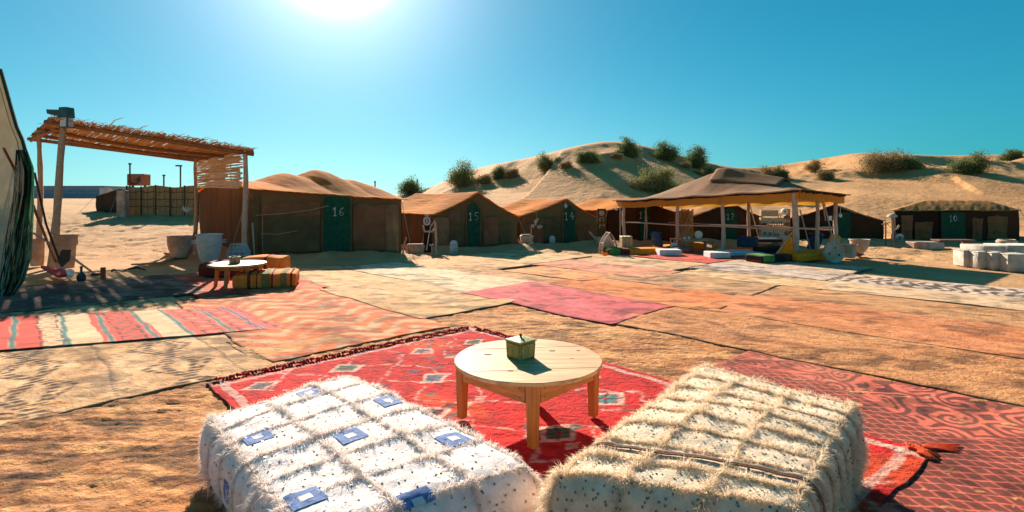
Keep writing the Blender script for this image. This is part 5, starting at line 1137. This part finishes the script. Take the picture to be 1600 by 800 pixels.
b = MB(); b.tube([Vector((g2.x+.20, g2.y+.1, 0)), Vector((g2.x+.14, g2.y+.1, .95))], .022, 6); b.build('prop_stick', paleP, pg, True)
for s, t, k in ((.0, 0, 0), (0, .36, 1), (0, .68, 2), (0, 1, 3)):
    b = MB(); b.tube([pp(x, t, -.08) for x in np.linspace(-.05, 1.05, 9)], .055 if k in (0, 3) else .05, 7); b.build('beam', beamm, pg, True)
for s in (-.02, 1.02):
    b = MB(); b.tube([pp(s, x, -.03) for x in np.linspace(-.05, 1.05, 7)], .05, 7); b.build('beam', beamm, pg, True)
for k in range(3): b = MB(); b.tube([pp(.02+.01*k, .1, -.14), pp(-.04, .9-.2*k, -.18)], .035, 6); b.build('beam', beamm, pg, True)
random.seed(21); NR = 250
for k in range(NR):
    s = -.03+1.06*(k+random.uniform(-.45, .45))/NR; ds = random.uniform(-.018, .018); t0 = random.uniform(-.10, .02); t1 = random.uniform(.96, 1.10)
    if k % 3 == 0: t1 = random.uniform(.4, .8)
    if k % 3 == 1: t0 = random.uniform(.1, .35)
    r = random.uniform(.010, .024); b = MB(); m_ = 5
    b.tube([pp(s+ds*i/(m_-1), t0+(t1-t0)*i/(m_-1), random.uniform(-.012, .030)) for i in range(m_)], [r, r, r*.9, r*.8, r*.5], 4); b.build('reed', reedm if random.random() < .8 else reedp, pg)
b = MB()
for k in range(420):
    s = random.uniform(-.03, 1.04); t = random.choice([random.uniform(-.09, .03), random.uniform(-.09, .03), random.uniform(0, 1)]); a = pp(s, t, .02); d = Vector((random.uniform(-.22, .22), random.uniform(-.12, .12), random.uniform(.0, .07)))
    b.tube([a, a+d*.6+Vector((0, 0, .015)), a+d], [.009, .007, .003], 3)
for s, L_, u in ((.255, .30, .16), (.40, .20, .12)): a = pp(s, -.02, 0); b.tube([a, a+Vector((u, 0, L_*.6)), a+Vector((u*2.1, .05, L_*.85))], [.014, .012, .006], 4)
tw = b.build('loose_twigs', reedp, pg); tw['kind'] = 'stuff'
random.seed(5)
side = thing('stick_screen', 'ragged screen of horizontal sticks hanging from the right side of the pergola', 'screen', (-8.7, 15.7, 1.9))
for k in range(72):
    u = k/72; z = 2.80-.98*u; t0 = random.uniform(.03, .12) if k % 3 else random.uniform(.3, .5); t1 = random.uniform(.90, 1.0) if k % 4 else random.uniform(.5, .8); dz = random.uniform(-.05, .05)
    pts = []
    for i in range(6):
        t = t0+(t1-t0)*i/5; p = pp(1.0, t); pts.append(Vector((p.x, p.y, z+dz*(t-.5)+.10*t*u+.02*math.sin(7*t+k)+.05*math.sin(math.pi*t)*u)))
    r = random.uniform(.016, .032); b = MB(); b.tube(pts, [r, r, r, r*.9, r*.8, r*.5], 4); b.build('stick', reedp if random.random() < .75 else reedm, side)
for t in (.25, .6): p = pp(1, t); b = MB(); b.tube([Vector((p.x+.02, p.y-.02, 2.82)), Vector((p.x+.03, p.y-.02, 1.85))], .012, 5); b.build('cord', ropem, side)
# lamp box on the corner pole
greenm = material('green_painted_tin', (.012, .085, .085), (.008, .055, .06), scale=12, bump=.2, rough=.5); frost = material('frosted_glass', (.55, .56, .58), (.45, .46, .5), scale=4, bump=.1, rough=.4)
lo = P(104, 185, 12.3); lm = thing('wall_lamp', 'dark green box lamp with a pale pane on the front corner of the pergola', 'lamp', lo)
b = MB(); b.box(lo+Vector((0, 0, .13)), (.24, .22, .24), -.2, top=.9, bev=.01); b.build('lamp_hood', greenm, lm); b = MB(); b.box(lo+Vector((.01, -.01, -.09)), (.17, .17, .22), -.2); b.build('lamp_pane', frost, lm)
for dx in (-.105, .105): b = MB(); b.box(lo+Vector((dx, -.085-dx*.2, -.09)), (.022, .022, .24), -.2); b.build('lamp_frame', greenm, lm)
b = MB(); b.box(lo+Vector((0, 0, -.21)), (.22, .2, .02), -.2); b.build('lamp_base', greenm, lm)
b = MB(); b.prism([(-.52, .22), (-.50, .12), (-.25, .05), (-.12, -.1), (-.05, -.12), (-.02, .2)], lo, (1, -.1, 0), (0, 0, 1), (0, 1, 0), .10); b.build('bracket', greenm, lm)
# ---------------------------------------------------------------- grey canvas tent wall at the left edge with rolled green curtain
canv = cloth('grey_canvas', (.62, .56, .44), (.50, .45, .34), weave=14, bump=.35, scale=5, bscale=70, transl=.35); gcur = cloth('green_curtain', (.05, .26, .14), (.02, .11, .06), weave=8, c3=(.34, .42, .30), c3t=.58, scale=4, stretch=(3, 3, .6), transl=.25); gtr = material('green_trim', (.01, .05, .035), bump=.3)
ct = thing('canvas_tent', 'grey canvas tent wall with a gathered green curtain, cut by the left edge', 'tent', (-8.6, 8.5, 0))
OUT = [(0, 108), (12, 150), (25, 196), (38, 225), (41, 250), (36, 300), (28, 350), (20, 400), (12, 440), (8, 466)]
def cw(a, b):
    k = np.interp(b, np.linspace(1, 0, len(OUT))[::-1], [p[0] for p in OUT][::-1]); yv = np.interp(b, np.linspace(1, 0, len(OUT))[::-1], [p[1] for p in OUT][::-1])
    Yd = 8.4+.3*np.sin(a*3)*0+ (1-a)*1.2+.04*fbm(a*6, b*3, 3); xr = (k-800)/F*8.4; x = xr-(1-a)*2.6
    return np.stack([x, Yd-.0*b, EYE+(HZ-yv)/F*8.4+(1-a)*1.9*b], 1)
sheet('canvas_wall', cw, 50, 60, canv, ct, flip=True, th_=(.0, -.02, 0))
b = MB(); b.tube([Vector(v) for v in cw(np.full(14, 1.0), np.linspace(0, 1, 14))], .025, 6); b.build('edge_rope', gtr, ct, True)
def gcw(a, b):
    yl = 235+b*232; xl = np.interp(yl, [235, 300, 400, 467], [34, 30, 12, 2]); xr = np.interp(yl, [235, 262, 290, 330, 400, 440, 467], [43, 53, 54, 53, 50, 38, 18])
    px = xl+(xr-xl)*a; Yd = 8.45+.09*np.sin(a*16+b*5)+.05*np.sin(a*37+b*9)+.05*fbm(a*9, b*7, 3); return np.stack([(px-800)/F*Yd, Yd, EYE+(HZ-yl)/F*Yd], 1)
sheet('gathered_curtain', gcw, 60, 60, gcur, ct)
for k in range(16):
    b = MB(); a0 = random.random(); pts = []
    for i in range(8):
        bb = i/7; v = gcw(np.array([a0+.25*math.sin(i*.9+k)*.5]).clip(0, 1), np.array([bb]))[0]; pts.append(Vector(v)-Vector((0, .09, 0)))
    b.tube(pts, .008, 4); b.build('cord', ropem if k % 2 else gtr, ct, True)
b = MB(); b.tube([Vector(v)-Vector((0, .06, 0)) for v in cw(np.full(10, .965), np.linspace(.02, .98, 10))], .004, 4); b.build('hem_cord', gtr, ct)
# poles, broom and shovel leaning by the curtain
def stick(name, pts, r, m, label, cat, parts=()):
    t = thing(name, label, cat, pts[-1]); b = MB(); b.tube(pts, r, 7); b.build('handle', m, t, True); return t
t = stick('leaning_pole', [P(6, 232, 8.0), P(52, 322, 9.6), P(86, 408, 11.6)], [.018, .024, .024], woodr, 'long dark pole leaning diagonally from the canvas tent to the sand', 'pole')
t = stick('broom', [P(52, 364, 10.6), P(104, 396, 10.9), P(151, 430, 10.9)], .022, paleP, 'pale broom handle lying diagonally across the foot of the pergola pole', 'broom'); b = MB(); b.box(P(150, 429, 10.9), (.16, .06, .05), .3); b.build('broom_head', dark, t)
t = stick('shovel', [P(54, 270, 9.2), P(72, 350, 9.8), P(92, 405, 10.3)], .018, dark, 'black handled spade with its blade in a red cloth bundle', 'spade'); b = MB(); b.prism([(-.07, .25), (.07, .25), (.10, .04), (0, -.10), (-.10, .04)], P(98, 410, 10.25), (1, .2, 0), (0, .3, .95), (0, 1, 0), .02); b.build('blade', dark, t)
rw = fabric('red_white_stripe', (.60, .10, .09), (.40, .05, .05)); t = thing('cloth_bundle', 'crumpled red and white striped cloth at the foot of the pergola pole', 'cloth', G(85, 428)); 
for k in range(9):
    b = MB(); p0 = P(66+k*2.0, 417+k*.3, 10.6); p1 = P(78+k*4.2, 424+k*.5, 10.2); p2_ = P(92+k*2.4, 431+abs(4-k)*.3, 9.7); b.tube([p0, p1+Vector((0, 0, .03)), p2_], [.03, .055, .025], 6); b.build('fold', white_p if k in (6, 7, 8) else rw, t, True)
g = P(127, 440, 10.0); t = thing('bottle', 'small dark blue bottle standing on the shaded brown rug', 'bottle', G(127, 440)); g = G(127, 440); b = MB(); b.lathe(g, [(.05, 0), (.07, .02), (.075, .10), (.05, .15), (.02, .18), (.02, .26), (.01, .27)], 12); b.build('glass', material('blue_glass', (.02, .05, .08), rough=.25, bump=0), t, True); b = MB(); b.lathe(g+Vector((0, 0, .26)), [(.024, 0), (.024, .03)], 10); b.build('cap', dark, t)
g = G(161, 438); b = MB(); b.box(g+Vector((0, 0, .13)), (.075, .06, .24), .3, bev=.008); b.build('wooden_block', woodr, None, label='short upright brown wood block on the shaded brown rug', cat='block')
b = MB(); g = G(186, 424); b.tube([g+Vector((.10*math.cos(a)*1.6, .07*math.sin(a), .02+.02*math.sin(3*a))) for a in np.linspace(0, 6.2, 20)], .012, 5); b.build('rope_coil', dark, None, True, label='dark loop of rope on the sand beyond the shaded rug', cat='rope')
b = MB(); g = G(217, 423); b.tube([g+Vector((-.25, 0, .03)), g+Vector((-.05, 0, .08)), g+Vector((.16, -.05, .03))], [.02, .035, .02], 5); b.build('dark_stick', dark, None, True, label='short charred stick at the edge of the shaded brown rug', cat='stick')
# big clay jars at the left
def jar(px, py, sc, label, mat, band=True, sh=None):
    prof = sh or [(.17, 0), (.24, .10), (.30, .32), (.31, .50), (.30, .56)]
    t = pot(px, py, [(a*sc, b_*sc) for a, b_ in prof], label, mat, n=28, name='clay_jar', cat='jar', grp='large clay jars under the pergola'); g = t.location
    if band:
        for f in (.72, .80): b = MB(); b.tube([g+Vector((.308*sc*math.cos(a), .308*sc*math.sin(a), .56*f*sc+.02)) for a in np.linspace(0, 6.283, 25)], .010, 5, False); b.build('band', mat, t, True)
    return t
jar(101, 421, 1.0, 'tall pinkish clay jar with carved scratches behind the pergola pole', clayp, sh=[(.17, 0), (.19, .2), (.20, .48), (.235, .53), (.235, .72)], band=False)
jar(58, 417, 1.0, 'half hidden clay jar behind the green curtain', clayp, sh=[(.12, 0), (.13, .15), (.14, .5), (.13, .60)], band=False)
jar(282, 404, .98, 'pale pink jar standing in the sand at the back pergola pole', clayp)
jar(327, 413, 1.18, 'worn blue-white jar nearest the tent marked 16', plast, sh=[(.13, 0), (.18, .12), (.225, .34), (.24, .44), (.225, .50), (.235, .58)])
b = MB(); pts = [P(205, 425, 12.2), G(250, 413), G(284, 400), G(298, 385), P(304, 362, 17.2)]; pts[0].z = .03; b.tube([p+Vector((0, 0, .03)) for p in pts], [.02, .03, .05, .05, .02], 7); b.build('driftwood_root', caney, None, True, label='long curved root sweeping from the sand up the back pergola pole', cat='driftwood')
b = MB(); g = G(306, 398); vs = []
for k in range(9): a = k*.5; b.tube([g+Vector((-.25+.06*k, .1*math.sin(k), .0)), g+Vector((-.1+.045*k, .1, .32+.05*math.sin(k*2))), g+Vector((.10+.02*k, .1, .52))], [.07, .06, .02], 6)
b.build('sacking_heap', clayp, None, True, label='heap of brown sacking slumped between the two right jars', cat='sack')
# white openwork house lantern
g = pos(369, 408); t = thing('clay_lantern', 'white house-shaped openwork lantern behind the small far round table', 'lantern', g, 'pierced clay lanterns')
b = MB(); 
for (x0, z0, x1, z1) in [(-.22, 0, -.22, .20), (.22, 0, .22, .20), (-.22, .20, -.12, .40), (.22, .20, .12, .40), (-.12, .40, .12, .40), (-.22, .02, .22, .02), (-.22, .20, .22, .20), (-.19, .30, .18, .30), (-.07, 0, -.07, .4), (.07, 0, .07, .4), (-.22, .11, .22, .11)]:
    b.tube([g+Vector((x0, 0, z0)), g+Vector((x1, 0, z1))], .020, 5)
b.build('front_lattice', plast, t); b = MB(); b.prism([(-.22, 0), (.22, 0), (.22, .20), (.12, .40), (-.12, .40), (-.22, .20)], g+Vector((0, .26, 0)), (1, 0, 0), (0, 0, 1), (0, 1, 0), .03); b.build('back_panel', plast, t); 
for sx in (-.22, .22): b = MB(); b.box(g+Vector((sx, .14, .10)), (.03, .26, .20)); b.build('side_panel', plast, t)
# small far round table with tin and striped cushions
g = G(372, 443); zt_ = .44; c = Vector((G(371, 411, zt_).x, G(371, 411, zt_).y, 0)); t = thing('round_table', 'small low round wooden table with pale top beyond the striped cushion', 'table', (c.x, c.y, .04))
disc_planks(t, c.x, c.y, zt_-.03, .47, 3, .03, .5, topw)
for k in range(6): a = -2.7+k*1.05; b = MB(); b.tube([Vector((c.x+.30*math.cos(a), c.y+.30*math.sin(a), zt_-.03)), Vector((c.x+.34*math.cos(a), c.y+.34*math.sin(a), .03))], [.04, .03], 6); b.build('leg', aprw, t, True)
b = MB(); b.lathe((c.x, c.y, zt_-.10), [(.33, 0), (.34, .065)], 6); b.build('apron', aprw, t)
b = MB(); b.lathe((c.x-.02, c.y-.05, zt_), [(.085, 0), (.09, .01), (.09, .12), (.085, .12), (.08, .03)], 18); b.build('tin', material('dull_tin', (.30, .24, .17), (.20, .15, .10), scale=30, rough=.45, metal=.5), None, True, label='round dull metal tin on the small low round table', cat='tin')
st1 = fabric('orange_stripe_cloth', (.86, .26, .04), (.66, .17, .025)); st2 = fabric('olive_stripe_cloth', (.26, .20, .06), (.18, .13, .04))
g = G(400, 456); rz = .30; t = thing('pouf', 'orange striped low square pouf nearest the orange herringbone rug', 'pouf', (g.x, g.y+.4, .05)); cc = Vector((g.x, g.y+.42, .05)); cushion(cc, (.98, .72, .235), rz, st1, t, 'cushion', .03)
ux = Vector((math.cos(rz), math.sin(rz), 0)); uy = Vector((-ux.y, ux.x, 0))
for dx, w_, m_ in ((-.24, .05, darkred), (-.12, .02, darkred), (.12, .03, darkred), (.02, .14, st2), (.30, .10, st2), (.42, .03, darkred)): 
    tt = cushion(cc+ux*dx+Vector((0, 0, -.003)), (w_, .738, .25), rz, m_, t, 'stripe', .008)
cc2 = G(336, 437)+Vector((0, .35, .05)); t = thing('pouf', 'dark red square pouf half hidden behind the small low round table', 'pouf', cc2); cushion(cc2, (.72, .60, .26), .1, darkred, t, 'cushion', .03); cushion(cc2+Vector((0, 0, .255)), (.5, .45, .02), .1, rw, t, 'top_panel', .008)
cc3 = G(395, 437)+Vector((0, .55, .05)); t = thing('pouf', 'plain orange pouf under and behind the right side of the small low round table', 'pouf', cc3); cushion(cc3, (.78, .5, .34), 0, st1, t, 'cushion', .03); cushion(cc3+Vector((.1, -.01, 0)), (.05, .51, .345), 0, darkred, t, 'stripe', .008)
# ---------------------------------------------------------------- reed fence and far buildings at the left
strw = material('straw_matting', (.66, .38, .17), (.42, .22, .09), scale=12, stretch=(3, 3, .5), bump=.8, bscale=40, dist=.02, weave=14); fdark = material('fence_pole', (.14, .08, .04), bump=.3)
def gy(px, Y): X = (px-800)/F*Y; return Vector((X, Y, hz1(X, Y)))
fn_ = thing('reed_fence', 'tall fence of straw matting panels behind the pergola', 'fence', gy(240, 25)); random.seed(3); k = 0
xs = np.linspace(199, 330, 30)
for i in range(len(xs)-1):
    Y0 = 24.5; a, b_ = gy(xs[i], Y0), gy(xs[i+1], Y0); z0 = min(a.z, b_.z)-.1; zt = EYE+(HZ-(291+1.5*math.sin(i*.5)+.02*i))/F*Y0
    cx = (a+b_)/2; hgt = zt-z0; b = MB(); b.box(Vector((cx.x, cx.y+.03*(i % 2), z0+hgt/2)), ((b_.x-a.x)*.985, .06, hgt), bev=.01); b.build('straw_panel', strw, fn_)
    if i % 5 == 0: b = MB(); b.tube([Vector((a.x, a.y-.05, z0)), Vector((a.x, a.y-.05, zt+.03))], .03, 6); b.build('fence_post', fdark, fn_)
for f in (.30, .55, .80):
    b = MB(); pts = []
    for x_ in np.linspace(201, 329, 14): p = gy(x_, 24.42); zt = EYE+(HZ-291)/F*24.4; pts.append(Vector((p.x, p.y, p.z+(zt-p.z)*f+.03*math.sin(x_)))) 
    b.tube(pts, .02, 4); b.build('binding_pole', fdark, fn_)
b = MB(); p = gy(192, 24.0); b.box(p+Vector((0, 0, .55)), (.40, .30, 1.35), bev=.03); b.build('end_pier', clayp, fn_)
t = thing('clay_tank', 'reddish square water tank with a dark opening above the straw fence', 'tank', gy(217, 26)); p = P(217, 281, 26); b = MB(); b.box(p, (.84, .5, .56), bev=.03); b.build('tank_body', material('red_clay', (.42, .16, .09), (.30, .11, .06), bump=.6), t); b = MB(); b.prism([(-.05, .0), (.26, .17), (.24, -.12)], p+Vector((0, -.262, 0)), (1, 0, 0), (0, 0, 1), (0, 1, 0), .02); b.build('opening', dark, t); b = MB(); b.tube([p+Vector((-.32+.06*i, -.28, -.05-.18*math.sin(i*.35))) for i in range(10)], .03, 5); b.build('hose', dark, t, True)
b = MB(); b.tube([p+Vector((-.30, 0, -1.3)), p+Vector((-.30, 0, -.25))], .06, 6); b.tube([p+Vector((.3, 0, -1.3)), p+Vector((.3, 0, -.25))], .06, 6); b.build('stand_leg', fdark, t)
def lamp_post(px, py0, py1, Y, label, head=True):
    a, c = P(px, py0, Y), P(px, py1, Y); a.z = min(a.z, hz1(a.x, a.y)); t = thing('lamp_post', label, 'lamp post', a, 'thin lamp posts behind the camp'); b = MB(); b.tube([a, c], .035*Y/26, 6); b.build('pole', dark, t)
    b = MB(); b.box(c+Vector((-.08 if head else 0, 0, 0)), (.28 if head else .10, .1, .07)); b.build('lamp_head', dark, t); return t
lamp_post(203, 300, 256, 25.6, 'thin dark post left of the reddish water tank', False); lamp_post(282, 300, 259, 26, 'thin lamp post rising behind the straw fence'); lamp_post(256, 300, 274, 27, 'short bare post among bushes behind the straw fence', False); lamp_post(586, 306, 284, 30, 'thin pole behind the right end of the tent marked 16', False); lamp_post(652, 304, 280, 74, 'thin pale pole in front of the dark bush behind the tent marked 15', False)
for k in range(7): pass
t = thing('agave', 'spiky pale agave leaves by the straw fence', 'plant', gy(290, 22.5)); p = gy(291, 22.5)
for k in range(9): a = -1.1+k*.27; b = MB(); b.tube([p+Vector((0, 0, .35)), p+Vector((.30*math.sin(a), .1*math.cos(k), .35+.28*math.cos(a)))], [.03, .004], 4); b.build('leaf', plast, t)
bw = material('blue_grey_wall', (.30, .36, .46), (.24, .29, .38), scale=2, bump=.2); t = thing('low_building', 'long low blue-grey building on the sandy horizon at the left', 'building', gy(110, 52))
b = MB(); c = gy(106, 52); b.box((c.x, c.y+2, EYE+(HZ-305)/F*52), (7.0, 4, 1.7)); b.build('wall', bw, t)
for zz in (.30, -.05, -.4): b = MB(); b.box((c.x, c.y-.03, EYE+(HZ-303)/F*52+zz), (7.02, .05, .05)); b.build('wall_band', material('band', (.22, .26, .34), bump=0), t)
b = MB(); b.box((c.x, c.y+2, EYE+(HZ-305)/F*52+.88), (7.2, 4.2, .08)); b.build('roof', bw, t)
b = MB(); c = gy(166, 50); b.box((c.x, c.y, EYE+(HZ-306)/F*50), (.7, .7, 1.5)); b.build('white_hut', plast, None, label='tiny white hut right of the blue-grey building', cat='hut')
def zs(s, t): return 0*s+1.15+.85*s
t_, *_ = tent('canopy_tent', 'low dark green canopy sloping up to the straw fence', tuple(gy(151, 27)[:2]), tuple(gy(187, 25.6)[:2]), (-19.0, 28.5), (-22.0, 29.5), lambda s, t: EYE+(HZ-306+10*s)/F*27+0*t, wallk, wallk, cloth('olive_canopy', (.06, .08, .05), (.04, .05, .03)), seams=False)
# ---------------------------------------------------------------- bushes
leafA = material('olive_leaf', (.30, .28, .11), (.20, .20, .075), scale=3, bump=0, rough=.8, transl=.3); leafB = material('dark_green_leaf', (.19, .22, .075), (.12, .15, .05), scale=3, bump=0, rough=.8, transl=.3); leafC = material('dusty_tan_leaf', (.38, .27, .12), (.26, .18, .08), scale=3, bump=0, rough=.85, transl=.2); twig = material('twig', (.14, .09, .055), (.09, .06, .04), scale=20, bump=.3)
def bush(px, py, w_px, h_px, leaf, label, dens=1.0, seed=0, bare=.0, name='bush', Y=None, hills=3):
    rs = np.random.RandomState(seed+int(px)); p = hit(px, py) if Y is None else gy(px, Y); k = p.y/F; W_ = w_px*k; H_ = h_px*k; t = thing(name, label, 'bush', p, 'desert shrubs on the dunes'); bb = MB(); tips = []
    nb = 22
    lob = rs.uniform(.55, 1.12, 9)
    for i in range(nb):
        a = rs.uniform(0, 2*math.pi); u = rs.uniform(.15, 1)**.6*lob[int(a/2/math.pi*9) % 9]; ex = W_*.48*u*math.cos(a); ey = W_*.30*u*math.sin(a); ez = H_*math.sqrt(max(.05, 1-(u*.93)**2))*rs.uniform(.5, .98)*lob[(int(a/2/math.pi*9)+4) % 9]
        q0 = p+Vector((ex*.12, ey*.12, -.1*H_)); q1 = p+Vector((ex*.5, ey*.5, ez*.6+rs.uniform(-.06, .06)*H_)); q2_ = p+Vector((ex, ey, ez)); r = .028*H_
        bb.tube([q0, q1, q2_], [r, r*.6, r*.2], 4); tips += [q2_, (q1*.4+q2_*.6), (q1*.8+q2_*.2)]
        for j in range(3):
            d = Vector(rs.normal(0, 1, 3)); d.z = abs(d.z)*.7; d = d.normalized()*H_*rs.uniform(.12, .30); s_ = q1.lerp(q2_, rs.uniform(0, 1)); bb.tube([s_, s_+d], [r*.35, r*.1], 3); tips.append(s_+d)
    bb.build('branches', twig, t)
    n = int(9000*dens); T_ = np.array([tuple(v) for v in tips]); lowz = T_.copy(); lowz[:, 2] = p.z+(lowz[:, 2]-p.z)*rs.uniform(.05, .6, len(lowz)); T_ = np.vstack([T_, lowz]); c = T_[rs.randint(0, len(T_), n)]; sp = .075*min(W_, H_*1.6)
    c = c+rs.normal(0, 1, (n, 3))*sp*np.array([1.15, 1.15, .8]); c[:, 2] = np.maximum(c[:, 2], Hgt(c[:, 0], c[:, 1])+.02)
    if bare: c = c[rs.rand(len(c)) > bare]
    n = len(c); ls = max(.016*H_+.035, 1.0*k)*rs.uniform(.5, 1.2, (n, 1)); d = rs.normal(0, 1, (n, 3)); d[:, 2] += .5; d /= np.linalg.norm(d, axis=1, keepdims=True); s_ = np.cross(d, rs.normal(0, 1, (n, 3))); s_ /= np.linalg.norm(s_, axis=1, keepdims=True)
    V = np.stack([c-d*ls, c+s_*ls*.45, c+d*ls, c-s_*ls*.45], 1).reshape(-1, 3); i4 = np.arange(n)*4
    mesh_np('foliage', V, np.stack([i4, i4+1, i4+2, i4+3], 1), leaf, t, smooth=False); return t
BS = [(645, 304, 52, 27, leafB, 'dark round bush alone on the flat horizon behind the tent marked 15', 1),
 (720, 289, 56, 36, leafA, 'big grey-green bush at the left foot of the main dune', 1.2), (756, 286, 34, 16, leafC, 'low scrubby growth right of the big grey-green bush', .6),
 (780, 279, 26, 24, leafB, 'small upright bush on the lower left shoulder of the dune', .6), (800, 278, 26, 18, leafC, 'brownish flat scrub right of the small upright bush', .6),
 (853, 265, 36, 24, leafA, 'rounded bush below the left side of the dune crest', .8), (884, 263, 26, 12, leafC, 'tiny scrub patch between two dune bushes', .5), (918, 254, 46, 20, leafB, 'dark bush under the highest dune crest', .9),
 (982, 244, 38, 28, leafB, 'dark bush standing just right of the dune top', .9), (965, 248, 22, 9, leafC, 'low tuft left of the bush at the dune top', .4), (1040, 250, 48, 30, leafB, 'broad dark bush on the right skyline of the main dune', 1.1),
 (1088, 262, 40, 32, leafB, 'tall feathery bush at the end of the main dune skyline', 1.0), (1102, 275, 44, 14, leafA, 'low pale shrub above the pavilion roof', .6), (1025, 300, 76, 40, leafA, 'largest wide olive bush low on the dune behind the pavilion', 1.8), (1070, 262, 30, 10, leafC, 'dry scrub between the two skyline bushes', .4),
 (1207, 277, 46, 24, leafC, 'half bare dark-branched bush right of the pavilion peak', .6), (1222, 279, 26, 16, leafB, 'small green tuft beside the half bare bush', .5), (1274, 266, 32, 17, leafC, 'sprawling bare bush left of the two bushes in the middle right', .5), (1291, 280, 34, 18, leafC, 'pale dead-looking mound bush with a dark base', .7),
 (1385, 268, 96, 42, leafC, 'largest tan and olive bush on the right dune ridge', 2.0), (1420, 264, 40, 24, leafB, 'greener clump at the right end of the largest right bush', .7), (1517, 270, 56, 34, leafB, 'round green bush right of the largest bush on the right dune', 1.2), (1582, 250, 40, 17, leafB, 'flat dark bush at the far right skyline', .8),
 (1250, 320, 40, 13, leafB, 'low green scrub seen through the right end of the pavilion', .6)]
for i, (px, py, w_, h_, lf, lb, dn) in enumerate(BS): bush(px, py, w_, h_, lf, lb, dn, i, .0 if lf is not leafC else .15)
bush(265, 292, 56, 18, leafA, 'grey-green bush behind the straw fence', .8, 50, Y=34); bush(405, 283, 40, 20, leafB, 'dark bush top behind the left shoulder of the tent marked 16', .6, 51, Y=40); bush(312, 288, 26, 20, leafA, 'bush top behind the back pergola pole', .5, 52, Y=36)
